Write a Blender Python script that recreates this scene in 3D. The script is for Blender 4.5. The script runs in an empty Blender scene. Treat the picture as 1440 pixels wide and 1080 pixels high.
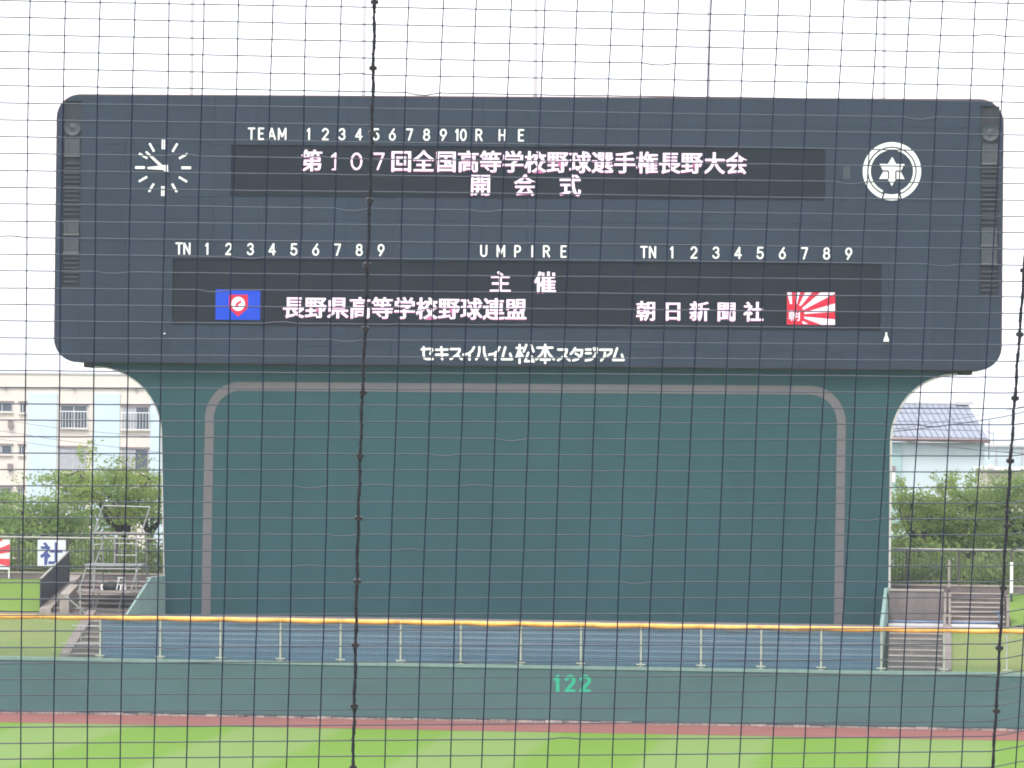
import bpy, math, random
import numpy as np
from mathutils import Vector, Matrix
R = math.radians
SC = bpy.context.scene
COL = SC.collection
rnd = random.Random(7)

# ------------------------------------------------------------------ camera
F = 5600.0                      # focal length in photo pixels (1440 wide)
PITCH, ROLL, CAMZ = 69/5600, 0.0102, 10.0
f0 = Vector((0, math.cos(PITCH), math.sin(PITCH)))
r0 = Vector((1, 0, 0))
u0 = r0.cross(f0)
CR = (r0*math.cos(ROLL) + u0*math.sin(ROLL)).normalized()
CU = (-r0*math.sin(ROLL) + u0*math.cos(ROLL)).normalized()
CF = f0.normalized()
CP = Vector((0, 0, CAMZ))
cam_d = bpy.data.cameras.new('camera')
cam_d.sensor_width = 36.0
cam_d.lens = 36.0*F/1440
cam_d.clip_start = 0.5
cam_d.clip_end = 6000
cam = bpy.data.objects.new('camera', cam_d)
m = Matrix((CR, CU, -CF)).transposed().to_4x4()
m.translation = CP
cam.matrix_world = m
COL.objects.link(cam)
SC.camera = cam

# ------------------------------------------------------------------ light
SC.view_settings.view_transform = 'Standard'
SC.view_settings.look = 'None'
SC.view_settings.exposure = 0.98
SC.view_settings.gamma = 1.0
SC.view_settings.use_curve_mapping = False
SUN_EL, SUN_ROT = R(56), R(205)
W = bpy.data.worlds.new('World')
SC.world = W
W.use_nodes = True
nt = W.node_tree
nt.nodes.clear()
sky = nt.nodes.new('ShaderNodeTexSky')
sky.sky_type = 'NISHITA'
sky.sun_disc = False
sky.sun_elevation = SUN_EL
sky.sun_rotation = SUN_ROT
sky.air_density = 1.2
sky.dust_density = 4.0
tc = nt.nodes.new('ShaderNodeTexCoord')
nz = nt.nodes.new('ShaderNodeTexNoise'); nz.inputs['Scale'].default_value = 2.2; nz.inputs['Detail'].default_value = 6
cr = nt.nodes.new('ShaderNodeValToRGB')
cr.color_ramp.elements[0].position = 0.3; cr.color_ramp.elements[0].color = (9.8, 10.0, 10.5, 1)
cr.color_ramp.elements[1].position = 0.75; cr.color_ramp.elements[1].color = (11.6, 11.6, 11.9, 1)
mx = nt.nodes.new('ShaderNodeMixRGB'); mx.inputs[0].default_value = 0.86
bg = nt.nodes.new('ShaderNodeBackground'); bg.inputs['Strength'].default_value = 0.1
out = nt.nodes.new('ShaderNodeOutputWorld')
nt.links.new(tc.outputs['Generated'], nz.inputs['Vector'])
nt.links.new(nz.outputs['Fac'], cr.inputs['Fac'])
nt.links.new(sky.outputs['Color'], mx.inputs[1])
nt.links.new(cr.outputs['Color'], mx.inputs[2])
nt.links.new(mx.outputs['Color'], bg.inputs['Color'])
nt.links.new(bg.outputs[0], out.inputs['Surface'])
sd = bpy.data.lights.new('sun', 'SUN')
sd.energy = 1.5
sd.angle = R(16)
sd.color = (1.0, 0.97, 0.92)
sun = bpy.data.objects.new('sun', sd)
# nishita rotation 0 = +Y, clockwise towards +X
sv = Vector((math.sin(SUN_ROT)*math.cos(SUN_EL), math.cos(SUN_ROT)*math.cos(SUN_EL), math.sin(SUN_EL)))
sun.rotation_euler = sv.to_track_quat('Z', 'Y').to_euler()
sun.location = (0, 60, 60)
COL.objects.link(sun)
HAZE = 0.00028
SC.cycles.filter_width = 1.85
SC.cycles.max_bounces = 6

# ------------------------------------------------------------------ helpers
def tag(o, label=None, cat=None, group=None, kind=None):
    if label: o['label'] = label
    if cat: o['category'] = cat
    if group: o['group'] = group
    if kind: o['kind'] = kind
    return o

def empty(name, loc=(0, 0, 0), rz=0.0):
    o = bpy.data.objects.new(name, None)
    o.location = loc
    o.rotation_euler = (0, 0, rz)
    o.empty_display_size = 0.2
    COL.objects.link(o)
    return o

MATS = {}
def mat(name, col, rough=0.7, var=0.12, scale=1.5, bump=0.0, bscale=30, metal=0.0, stretch=(1, 1, 1), objvar=0.0, col2=None, spec=0.5, emit=None, estr=0.0, detail=6, trans=0.0):
    if name in MATS: return MATS[name]
    m = bpy.data.materials.new(name)
    m.use_nodes = True
    t = m.node_tree
    b = t.nodes['Principled BSDF']
    b.inputs['Roughness'].default_value = rough
    b.inputs['Metallic'].default_value = metal
    b.inputs['Specular IOR Level'].default_value = spec
    co = t.nodes.new('ShaderNodeTexCoord')
    mp = t.nodes.new('ShaderNodeMapping')
    mp.inputs['Scale'].default_value = stretch
    t.links.new(co.outputs['Object'], mp.inputs['Vector'])
    n = t.nodes.new('ShaderNodeTexNoise')
    n.inputs['Scale'].default_value = scale
    n.inputs['Detail'].default_value = detail
    n.inputs['Roughness'].default_value = 0.65
    t.links.new(mp.outputs[0], n.inputs['Vector'])
    ramp = t.nodes.new('ShaderNodeValToRGB')
    c2 = col2 if col2 else [c*(1-var) for c in col]
    c1 = col if col2 else [min(1, c*(1+var)) for c in col]
    ramp.color_ramp.elements[0].position = 0.32; ramp.color_ramp.elements[0].color = (*c2, 1)
    ramp.color_ramp.elements[1].position = 0.68; ramp.color_ramp.elements[1].color = (*c1, 1)
    t.links.new(n.outputs['Fac'], ramp.inputs['Fac'])
    last = ramp.outputs['Color']
    if objvar:
        oi = t.nodes.new('ShaderNodeObjectInfo')
        mr = t.nodes.new('ShaderNodeMapRange')
        mr.inputs['To Min'].default_value = 1-objvar
        mr.inputs['To Max'].default_value = 1+objvar
        t.links.new(oi.outputs['Random'], mr.inputs['Value'])
        hs = t.nodes.new('ShaderNodeHueSaturation')
        t.links.new(mr.outputs[0], hs.inputs['Value'])
        t.links.new(last, hs.inputs['Color'])
        last = hs.outputs['Color']
    t.links.new(last, b.inputs['Base Color'])
    if bump:
        n2 = t.nodes.new('ShaderNodeTexNoise'); n2.inputs['Scale'].default_value = bscale; n2.inputs['Detail'].default_value = 4
        t.links.new(co.outputs['Object'], n2.inputs['Vector'])
        bp = t.nodes.new('ShaderNodeBump'); bp.inputs['Strength'].default_value = bump; bp.inputs['Distance'].default_value = 0.02
        t.links.new(n2.outputs['Fac'], bp.inputs['Height'])
        t.links.new(bp.outputs[0], b.inputs['Normal'])
    if emit:
        b.inputs['Emission Color'].default_value = (*emit, 1)
        b.inputs['Emission Strength'].default_value = estr
    if trans:
        tr = t.nodes.new('ShaderNodeBsdfTranslucent')
        ms = t.nodes.new('ShaderNodeMixShader'); ms.inputs[0].default_value = trans
        t.links.new(last, tr.inputs['Color'])
        o = t.nodes['Material Output']
        t.links.new(b.outputs[0], ms.inputs[1]); t.links.new(tr.outputs[0], ms.inputs[2])
        t.links.new(ms.outputs[0], o.inputs['Surface'])
    MATS[name] = m
    return m

def emis(name, col, s):
    if name in MATS: return MATS[name]
    m = bpy.data.materials.new(name); m.use_nodes = True
    t = m.node_tree; t.nodes.clear()
    e = t.nodes.new('ShaderNodeEmission'); e.inputs['Strength'].default_value = s
    # fine diode grid: brightness varies slightly from lamp to lamp
    co = t.nodes.new('ShaderNodeTexCoord'); w = t.nodes.new('ShaderNodeTexNoise'); w.inputs['Scale'].default_value = 9
    rp = t.nodes.new('ShaderNodeValToRGB')
    rp.color_ramp.elements[0].position = .3; rp.color_ramp.elements[0].color = (*[c*.86 for c in col], 1)
    rp.color_ramp.elements[1].position = .7; rp.color_ramp.elements[1].color = (*col, 1)
    t.links.new(co.outputs['Object'], w.inputs['Vector']); t.links.new(w.outputs['Fac'], rp.inputs['Fac'])
    t.links.new(rp.outputs['Color'], e.inputs['Color'])
    o = t.nodes.new('ShaderNodeOutputMaterial'); t.links.new(e.outputs[0], o.inputs['Surface'])
    MATS[name] = m
    return m

class MB:
    def __init__(s): s.v = []; s.f = []
    def add(s, v, f):
        n = len(s.v); s.v += [tuple(p) for p in v]; s.f += [tuple(i+n for i in q) for q in f]; return s
    def box(s, x0, x1, y0, y1, z0, z1):
        v = [(x, y, z) for z in (z0, z1) for y in (y0, y1) for x in (x0, x1)]
        return s.add(v, [(0, 2, 3, 1), (4, 5, 7, 6), (0, 1, 5, 4), (2, 6, 7, 3), (0, 4, 6, 2), (1, 3, 7, 5)])
    def hexa(s, bot, top):   # 4 bottom points, 4 top points, same winding
        return s.add(list(bot)+list(top), [(3, 2, 1, 0), (4, 5, 6, 7), (0, 1, 5, 4), (1, 2, 6, 5), (2, 3, 7, 6), (3, 0, 4, 7)])
    def prism(s, pts, y0, y1):   # polygon in XZ, extruded in y (y0 front)
        n = len(pts)
        v = [(x, y0, z) for x, z in pts] + [(x, y1, z) for x, z in pts]
        f = [tuple(range(n)), tuple(range(2*n-1, n-1, -1))]
        f += [(i, i+n, (i+1) % n+n, (i+1) % n) for i in range(n)]
        return s.add(v, f)
    def prismx(s, pts, x0, x1):  # polygon in YZ extruded in x
        n = len(pts)
        v = [(x0, y, z) for y, z in pts] + [(x1, y, z) for y, z in pts]
        f = [tuple(range(n)), tuple(range(2*n-1, n-1, -1))]
        f += [(i, i+n, (i+1) % n+n, (i+1) % n) for i in range(n)]
        return s.add(v, f)
    def tube(s, pts, r, n=6, caps=True):
        pts = [Vector(p) for p in pts]
        rs = r if isinstance(r, (list, tuple)) else [r]*len(pts)
        base = len(s.v)
        for i, p in enumerate(pts):
            a = pts[max(i-1, 0)]; b = pts[min(i+1, len(pts)-1)]
            d = (b-a).normalized()
            up = Vector((0, 0, 1)) if abs(d.z) < 0.9 else Vector((0, 1, 0))
            x = d.cross(up).normalized(); y = x.cross(d).normalized()
            for k in range(n):
                an = 2*math.pi*k/n
                s.v.append(tuple(p + (x*math.cos(an)+y*math.sin(an))*rs[i]))
        for i in range(len(pts)-1):
            for k in range(n):
                a = base+i*n+k; b = base+i*n+(k+1) % n
                s.f.append((a, b, b+n, a+n))
        if caps:
            s.f.append(tuple(base+k for k in range(n-1, -1, -1)))
            e = base+(len(pts)-1)*n
            s.f.append(tuple(e+k for k in range(n)))
        return s
    def ribbon(s, pts, r, y0, y1, round_=True):   # thick rounded stroke in XZ plane
        for i in range(len(pts)-1):
            a = Vector(pts[i]); b = Vector(pts[i+1])
            d = (b-a); L = d.length
            if L < 1e-6: continue
            d /= L; an = math.atan2(d.y, d.x)
            poly = []
            K = 5 if round_ else 1
            for k in range(K+1):
                t = an - math.pi/2 + math.pi*k/K
                poly.append((b.x+r*math.cos(t), b.y+r*math.sin(t)))
            for k in range(K+1):
                t = an + math.pi/2 + math.pi*k/K
                poly.append((a.x+r*math.cos(t), a.y+r*math.sin(t)))
            o = 0.0007*(i % 3)
            s.prism(poly, y0-o, y1)
        return s
    def build(s, name, material, parent=None, smooth=False):
        me = bpy.data.meshes.new(name)
        me.from_pydata(s.v, [], s.f)
        me.materials.append(material)
        if smooth: me.polygons.foreach_set('use_smooth', [True]*len(me.polygons))
        me.update()
        o = bpy.data.objects.new(name, me)
        COL.objects.link(o)
        if parent is not None: o.parent = parent
        return o

def recalc(o):
    import bmesh
    bm = bmesh.new(); bm.from_mesh(o.data); bmesh.ops.recalc_face_normals(bm, faces=bm.faces); bm.to_mesh(o.data); bm.free()
    return o

def ray(px, py):
    return (CF + CR*((px-720)/F) - CU*((py-540)/F)).normalized()

class Frame:   # vertical plane frame: origin, rotated by -yaw about z; local x right, y away, z up
    def __init__(s, px, D, yaw, z=0.0):
        s.o = Vector(((px-720)*D/F, D, z)); s.yaw = yaw
        s.x = Vector((math.cos(yaw), -math.sin(yaw), 0)); s.y = Vector((math.sin(yaw), math.cos(yaw), 0))
    def at(s, px, py, d=0.0):      # local (x,z) where the sight line meets the plane y=d
        r = ray(px, py); p0 = s.o + s.y*d
        t = (p0-CP).dot(s.y)/r.dot(s.y)
        q = CP + r*t - s.o
        return q.dot(s.x), q.z
    def root(s, name):
        return empty(name, s.o, -s.yaw)
    def world(s, x, y, z): return s.o + s.x*x + s.y*y + Vector((0, 0, z))

B = Frame(745, 146.0, 0.056, 3.1)     # scoreboard front plane
FN = Frame(740, 138.0, 0.105, 0.0)    # outfield wall line

# text -> mesh (built-in font only)
TCACHE = {}
def glyph(ch, offset=0.0, extrude=0.0):
    k = (ch, round(offset, 4), round(extrude, 4))
    if k in TCACHE: return TCACHE[k]
    c = bpy.data.curves.new('t', 'FONT')
    c.body = ch; c.size = 1.0; c.offset = offset; c.resolution_u = 4; c.extrude = extrude
    o = bpy.data.objects.new('t', c); COL.objects.link(o)
    dg = bpy.context.evaluated_depsgraph_get()
    me = bpy.data.meshes.new_from_object(o.evaluated_get(dg))
    v = [tuple(p.co) for p in me.vertices]; f = [tuple(p.vertices) for p in me.polygons]
    bpy.data.objects.remove(o); bpy.data.curves.remove(c); bpy.data.meshes.remove(me)
    TCACHE[k] = (v, f)
    return v, f

def put_glyph(mb, ch, cx, cz, w, h, y, offset=0.0, ex=0.0, fitbox=True, em=None):
    """centre a glyph on (cx,cz). fitbox: stretch outline to w x h; else scale the em square"""
    v, f = glyph(ch, offset, 0.0 if not ex else 0.1)
    if not v: return
    xs = [p[0] for p in v]; ys = [p[1] for p in v]
    x0, x1, y0, y1 = min(xs), max(xs), min(ys), max(ys)
    if fitbox:
        sx, sy = w/max(x1-x0, 1e-4), h/max(y1-y0, 1e-4); mx_, my_ = (x0+x1)/2, (y0+y1)/2
    else:
        sx, sy = w, h; mx_, my_ = em
    nv = [(cx+(p[0]-mx_)*sx, y + (-(p[2]/0.1+1)*ex/2 if ex else 0), cz+(p[1]-my_)*sy) for p in v]
    mb.add(nv, f)

def clip(poly, x0, x1, z0, z1):
    def c(p, ins, inter):
        o = []
        for i in range(len(p)):
            a, b = p[i-1], p[i]
            if ins(b):
                if not ins(a): o.append(inter(a, b))
                o.append(b)
            elif ins(a): o.append(inter(a, b))
        return o
    def ix(v): return lambda a, b: (v, a[1]+(b[1]-a[1])*(v-a[0])/(b[0]-a[0]))
    def iz(v): return lambda a, b: (a[0]+(b[0]-a[0])*(v-a[1])/(b[1]-a[1]), v)
    for ins, it in ((lambda p: p[0] >= x0, ix(x0)), (lambda p: p[0] <= x1, ix(x1)), (lambda p: p[1] >= z0, iz(z0)), (lambda p: p[1] <= z1, iz(z1))):
        if poly: poly = c(poly, ins, it)
    out = []
    for p in poly:
        if not out or abs(p[0]-out[-1][0])+abs(p[1]-out[-1][1]) > 1e-5: out.append(p)
    return out

def rrect(x0, x1, z0, z1, r, n=10):
    p = []
    for cx, cz, a in ((x1-r, z0+r, -90), (x1-r, z1-r, 0), (x0+r, z1-r, 90), (x0+r, z0+r, 180)):
        for k in range(n+1):
            t = R(a+90*k/n); p.append((cx+r*math.cos(t), cz+r*math.sin(t)))
    return p

def ell(cx, cy, rx, ry, a0, a1, n=10): return [(cx+rx*math.cos(R(a0+(a1-a0)*k/n)), cy+ry*math.sin(R(a0+(a1-a0)*k/n))) for k in range(n+1)]
SIGN = {   # stroke skeletons in a unit box
 '1': [[(.0, .80), (.8, 1), (.8, 0)]],
 '2': [ell(.5, .72, .5, .28, 165, -25, 9)+[(0, 0), (1, 0)]],
 '3': [ell(.48, .75, .46, .25, 160, -80, 9), ell(.48, .27, .52, .27, 85, -165, 10)],
 '4': [[(.72, 0), (.72, 1), (0, .28), (1, .28)]],
 '5': [[(.92, 1), (.12, 1), (.08, .5)]+ell(.46, .31, .54, .31, 125, -160, 11)],
 '6': [[(.78, 1), (.2, .55)]+ell(.5, .31, .5, .31, 150, 510, 16)],
 '7': [[(0, 1), (1, 1), (.38, 0)]],
 '8': [ell(.5, .76, .42, .24, 0, 360, 16), ell(.5, .27, .5, .27, 0, 360, 16)],
 '9': [ell(.5, .69, .5, .31, 0, 360, 16), [(.98, .62), (.3, 0)]],
 '0': [ell(.5, .5, .5, .5, 0, 360, 22)],
 'T': [[(0, 1), (1, 1)], [(.5, 1), (.5, 0)]], 'E': [[(1, 1), (0, 1), (0, 0), (1, 0)], [(0, .52), (.85, .52)]],
 'A': [[(0, 0), (.5, 1), (1, 0)], [(.2, .3), (.8, .3)]], 'M': [[(0, 0), (0, 1), (.5, .25), (1, 1), (1, 0)]],
 'R': [[(0, 0), (0, 1)]+ell(.5, .75, .45, .25, 90, -90, 8)+[(0, .5)], [(.5, .5), (1, 0)]],
 'P': [[(0, 0), (0, 1)]+ell(.5, .72, .5, .28, 90, -90, 8)+[(0, .44)]],
 'H': [[(0, 0), (0, 1)], [(1, 0), (1, 1)], [(0, .5), (1, .5)]], 'N': [[(0, 0), (0, 1), (1, 0), (1, 1)]],
 'U': [[(0, 1), (0, .3)]+ell(.5, .3, .5, .3, 180, 360, 8)+[(1, 1)]], 'I': [[(.5, 0), (.5, 1)]]}
def sign_glyph(mb, ch, cx, cz, w, h, r, y0, y1):
    # stroke letter whose outer size is w x h, stroke half-width r
    if ch == 'I': w = 2*r
    for k, st in enumerate(SIGN[ch]):
        pts = [(cx+(x-.5)*max(0, w-2*r), cz+(z-.5)*(h-2*r)) for x, z in st]
        mb.ribbon(pts, r, y0-.0021*k, y1)

# ------------------------------------------------------------------ materials
M_clad = mat('slate_cladding', (0.018, 0.029, 0.050), 0.6, 0.10, 0.5, objvar=0.03, stretch=(1, 1, .35), spec=.25)
M_plate = mat('slate_plate', (0.022, 0.028, 0.038), 0.7, 0.1, 1)
M_seamc = mat('cladding_backing', (0.026, 0.036, 0.052), 0.8, 0.1, 1)
M_rim = mat('mauve_trim', (0.16, 0.075, 0.075), 0.6, 0.1, 2)
M_screen = mat('led_panel_black', (0.005, 0.009, 0.016), 0.6, 0.08, 3, spec=.2)
M_green = mat('batters_eye_green', (0.017, 0.060, 0.070), 0.75, 0.10, 0.5, stretch=(1, 1, .22), spec=.3, detail=8)
M_stripe = mat('mauve_stripe_paint', (0.112, 0.103, 0.112), 0.7, 0.08, 1)
M_white = mat('white_paint', (0.82, 0.82, 0.82), 0.5, 0.03, 3)
M_pale = mat('pale_edge_trim', (0.42, 0.40, 0.38), 0.6, 0.1, 3)
M_bay = mat('bay_black', (0.014, 0.017, 0.026), 0.7, 0.15, 4)
M_louv = mat('louvre_slate', (0.016, 0.020, 0.030), 0.6, 0.1, 3)
M_bayg = mat('bay_grey_speaker', (0.034, 0.043, 0.052), 0.55, 0.2, 3)
M_bayl = mat('bay_lip_metal', (0.09, 0.09, 0.10), 0.5, 0.15, 4)
M_wing = mat('pale_green_panel', (0.19, 0.285, 0.265), 0.7, 0.12, 2.5, stretch=(1, 1, .4))
M_wall = mat('field_wall_green', (0.050, 0.108, 0.108), 0.8, 0.12, 0.5, bump=.2, bscale=8, stretch=(.4, 1, 1.4))
M_cope = mat('wall_coping_green', (0.15, 0.24, 0.215), 0.7, 0.12, 3)
M_teal = mat('teal_number_paint', (0.015, 0.34, 0.20), 0.7, 0.08, 6)
M_post = mat('cream_steel_post', (0.33, 0.37, 0.31), 0.5, 0.15, 4)
M_orange = mat('orange_rail_pad', (0.84, 0.46, 0.10), 0.5, 0.08, 5, col2=(0.68, 0.29, 0.045))
M_mesh = mat('galvanised_wire_mesh', (0.16, 0.22, 0.22), 0.5, 0.1, 3)
M_blue = mat('dark_step', (0.10, 0.10, 0.11), 0.9, 0.2, 1.2, stretch=(.3, 1, 1))  # dark grey body of the terrace steps, under paler treads
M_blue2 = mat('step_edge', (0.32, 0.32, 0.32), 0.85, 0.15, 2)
M_scr = mat('blue_windscreen_mesh', (0.072, 0.160, 0.265), 0.8, 0.10, 1.5, stretch=(.6, 1, 1.5), spec=.2)
_t = M_scr.node_tree; _tr = _t.nodes.new('ShaderNodeBsdfTransparent'); _ms = _t.nodes.new('ShaderNodeMixShader'); _ms.inputs[0].default_value = .26
_t.links.new(_t.nodes['Principled BSDF'].outputs[0], _ms.inputs[1]); _t.links.new(_tr.outputs[0], _ms.inputs[2]); _t.links.new(_ms.outputs[0], _t.nodes['Material Output'].inputs['Surface'])
M_conc = mat('weathered_concrete', (0.20, 0.165, 0.155), 0.9, 0.22, 1.8, bump=.3, bscale=14, detail=9)
M_concd = mat('stained_concrete', (0.145, 0.122, 0.120), 0.9, 0.3, 1.1, bump=.3, bscale=12, detail=9, stretch=(1, 1, .45))
M_concl = mat('pale_concrete_edge', (0.27, 0.235, 0.21), 0.9, 0.2, 3)
M_dark = mat('dark_bronze_panel', (0.035, 0.038, 0.05), 0.6, 0.12, 2)
M_rail = mat('railing_brown', (0.06, 0.05, 0.048), 0.5, 0.2, 4)
M_raill = mat('railing_top_tube', (0.32, 0.30, 0.28), 0.45, 0.15, 4)
M_galv = mat('galvanised_tube', (0.27, 0.27, 0.28), 0.45, 0.2, 5, metal=.2)
M_plank = mat('scaffold_plank', (0.22, 0.185, 0.17), 0.7, 0.25, 4)
M_black = mat('black_bag', (0.02, 0.02, 0.024), 0.6, 0.2, 8)
M_bluet = mat('blue_sheet', (0.12, 0.19, 0.33), 0.6, 0.2, 3)
M_pathl = mat('pale_walkway', (0.42, 0.41, 0.42), 0.85, 0.1, 2)
M_bark = mat('bark', (0.055, 0.042, 0.040), 0.95, 0.3, 6, bump=.5, bscale=20)

def grass_mat(name, c1, c2, c3, stripes=False):
    m = bpy.data.materials.new(name); m.use_nodes = True
    t = m.node_tree; b = t.nodes['Principled BSDF']; b.inputs['Roughness'].default_value = 0.9; b.inputs['Specular IOR Level'].default_value = .15
    co = t.nodes.new('ShaderNodeTexCoord')
    n1 = t.nodes.new('ShaderNodeTexNoise'); n1.inputs['Scale'].default_value = .55; n1.inputs['Detail'].default_value = 8; n1.inputs['Roughness'].default_value = .7
    n2 = t.nodes.new('ShaderNodeTexNoise'); n2.inputs['Scale'].default_value = 9; n2.inputs['Detail'].default_value = 5
    t.links.new(co.outputs['Object'], n1.inputs['Vector']); t.links.new(co.outputs['Object'], n2.inputs['Vector'])
    mixa = t.nodes.new('ShaderNodeMixRGB'); mixb = t.nodes.new('ShaderNodeMixRGB')
    if stripes:
        mp = t.nodes.new('ShaderNodeMapping')
        sx = t.nodes.new('ShaderNodeSeparateXYZ')
        t.links.new(co.outputs['Object'], mp.inputs['Vector'])
        # mown bands run away from the camera and a little to the right
        mp.inputs['Rotation'].default_value = (0, 0, 0.015)
        mp.inputs['Location'].default_value = (stripes[1], 0, 0)
        t.links.new(mp.outputs[0], sx.inputs[0])
        wob = t.nodes.new('ShaderNodeMath'); wob.operation = 'MULTIPLY_ADD'; wob.inputs[1].default_value = .5
        t.links.new(n1.outputs['Fac'], wob.inputs[0]); t.links.new(sx.outputs['X'], wob.inputs[2])
        mul = t.nodes.new('ShaderNodeMath'); mul.operation = 'MULTIPLY'; mul.inputs[1].default_value = math.pi/stripes[0]
        t.links.new(wob.outputs[0], mul.inputs[0])
        sn = t.nodes.new('ShaderNodeMath'); sn.operation = 'SINE'; t.links.new(mul.outputs[0], sn.inputs[0])
        mr = t.nodes.new('ShaderNodeMapRange'); mr.inputs['From Min'].default_value = -.22; mr.inputs['From Max'].default_value = .22
        t.links.new(sn.outputs[0], mr.inputs['Value'])
        t.links.new(mr.outputs[0], mixa.inputs[0])
    else:
        rp = t.nodes.new('ShaderNodeValToRGB'); rp.color_ramp.elements[0].position = .38; rp.color_ramp.elements[1].position = .62
        t.links.new(n1.outputs['Fac'], rp.inputs['Fac']); t.links.new(rp.outputs['Color'], mixa.inputs[0])
    mixa.inputs[1].default_value = (*c1, 1); mixa.inputs[2].default_value = (*c2, 1)
    rp2 = t.nodes.new('ShaderNodeValToRGB'); rp2.color_ramp.elements[0].position = .45; rp2.color_ramp.elements[0].color = (0, 0, 0, 1); rp2.color_ramp.elements[1].position = .8; rp2.color_ramp.elements[1].color = (.7, .7, .7, 1)
    t.links.new(n2.outputs['Fac'], rp2.inputs['Fac']); t.links.new(rp2.outputs['Color'], mixb.inputs[0])
    t.links.new(mixa.outputs[0], mixb.inputs[1]); mixb.inputs[2].default_value = (*c3, 1)
    t.links.new(mixb.outputs[0], b.inputs['Base Color'])
    bp = t.nodes.new('ShaderNodeBump'); bp.inputs['Strength'].default_value = .4; bp.inputs['Distance'].default_value = .03
    t.links.new(n2.outputs['Fac'], bp.inputs['Height']); t.links.new(bp.outputs[0], b.inputs['Normal'])
    return m
M_turf = grass_mat('mown_outfield_grass', (0.152, 0.235, 0.064), (0.118, 0.222, 0.024), (0.14, 0.22, 0.07), stripes=(3.6, -2.05))
M_bank = grass_mat('bank_grass', (0.130, 0.215, 0.035), (0.115, 0.20, 0.04), (0.16, 0.21, 0.06))
M_bankd = grass_mat('dry_bank_grass', (0.175, 0.205, 0.060), (0.13, 0.20, 0.045), (0.22, 0.20, 0.10))

# ------------------------------------------------------------------ ground
def sheet(name, x0, x1, y0, y1, z, material, nx=1, ny=1):
    mb = MB()
    xs = [x0+(x1-x0)*i/nx for i in range(nx+1)]; ys = [y0+(y1-y0)*i/ny for i in range(ny+1)]
    v = [(x, y, z) for y in ys for x in xs]
    f = [(j*(nx+1)+i, j*(nx+1)+i+1, (j+1)*(nx+1)+i+1, (j+1)*(nx+1)+i) for j in range(ny) for i in range(nx)]
    return mb.add(v, f).build(name, material)
M_earth = mat('distant_ground', (0.10, 0.11, 0.08), 0.95, .3, .02)
tag(sheet('ground', -2500, 2500, -200, 4500, -0.02, M_earth, 8, 8), kind='structure')
turf = sheet('outfield_grass', -60, 60, -128, -4.45, 0.0, M_turf)
turf.location = FN.o; turf.rotation_euler = (0, 0, -FN.yaw); tag(turf, kind='structure')
M_track = mat('red_clay_track', (0.205, 0.072, 0.062), 0.95, .12, 1.2, bump=.2, bscale=30, stretch=(.3, 1, 1))
trk = sheet('warning_track', -60, 60, -4.5, -0.02, 0.006, M_track)
trk.location = FN.o; trk.rotation_euler = (0, 0, -FN.yaw); tag(trk, kind='structure')
M_kerb = mat('worn_kerb', (0.42, 0.36, 0.33), .9, .1, 1.6, col2=(0.09, 0.075, 0.07), stretch=(1, 1, .1))
kb = MB()
x = -24.0
while x < 24:
    L = rnd.uniform(.28, .62)
    h = rnd.uniform(.045, .085)
    kb.box(x, x+L-.03, -.13-rnd.uniform(0, .03), -.012, 0.0, h); x += L
ko = kb.build('kerb', M_kerb); ko.location = FN.o; ko.rotation_euler = (0, 0, -FN.yaw); tag(ko, kind='structure')

# banked ground behind the wall: profile in (d, z)
LOW0, LOW1, UP0, UP1 = (0.35, 1.93), (4.8, 3.26), (5.9, 3.30), (10.8, 4.28)
def bank(name, s0, s1, a, b, material, amp=.05, mir=0):
    nx = max(2, int((s1-s0)/.35)); ny = 12
    mb = MB(); v = []; f = []
    for j in range(ny+1):
        for i in range(nx+1):
            t = j/ny
            e = 1 if 0 < j < ny else 0
            v.append((s0+(s1-s0)*i/nx, a[0]+(b[0]-a[0])*t, a[1]+(b[1]-a[1])*t + e*rnd.uniform(-amp, amp)*.6 + e*amp*math.sin(i*.5+j)))
    for j in range(ny):
        for i in range(nx):
            f.append((j*(nx+1)+i, j*(nx+1)+i+1, (j+1)*(nx+1)+i+1, (j+1)*(nx+1)+i))
    o = mb.add(v, f).build(name, material, smooth=True)
    o.location = FN.o; o.rotation_euler = (0, 0, -FN.yaw)
    return tag(o, kind='structure')
def sx(px, d, py=880): return FN.at(px, py, d)[0]
sL_k0 = sx(84, .35, 930)      # left lower stair kerb, outer edge
sL_b = sx(141, .35, 930)      # blue terrace left end
sR_b = sx(1237, .35, 940)     # blue terrace right end
sR_k0, sR_k1 = sx(1326, .35, 945), sx(1338, .35, 945)
bank('lower_grass_bank', -45, sL_k0, LOW0, LOW1, M_bankd)
bank('lower_grass_bank', sR_k1, 45, LOW0, LOW1, M_bankd)
sLU0 = sx(58, 5.9, 862)       # upper left stair, outer kerb
sLU1 = sx(209, 5.9, 862)
sRU1 = sx(1421, 5.9, 880)
bank('upper_grass_bank', -45, sLU0, UP0, UP1, M_bank)
bank('upper_grass_bank', sRU1, 45, UP0, UP1, M_bank)
path = MB().box(-45, 45, LOW1[0], UP0[0], 2.7, 3.27).build('walkway', M_concd)
path.location = FN.o; path.rotation_euler = (0, 0, -FN.yaw); tag(path, kind='structure')
t = MB()
prof = [(10.8, 4.26), (26, 4.3), (45, 0.2), (60, 0.0)]
for (a, za), (b, zb) in zip(prof, prof[1:]):
    t.add([(-70, a, za), (70, a, za), (70, b, zb), (-70, b, zb)], [(0, 1, 2, 3)])
t.add([(-70, 4.8, 2.7), (70, 4.8, 2.7), (70, 10.8, 2.9), (-70, 10.8, 2.9)], [(0, 1, 2, 3)])
to = t.build('terrain', M_earth); to.location = FN.o; to.rotation_euler = (0, 0, -FN.yaw); tag(to, kind='structure')

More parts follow.
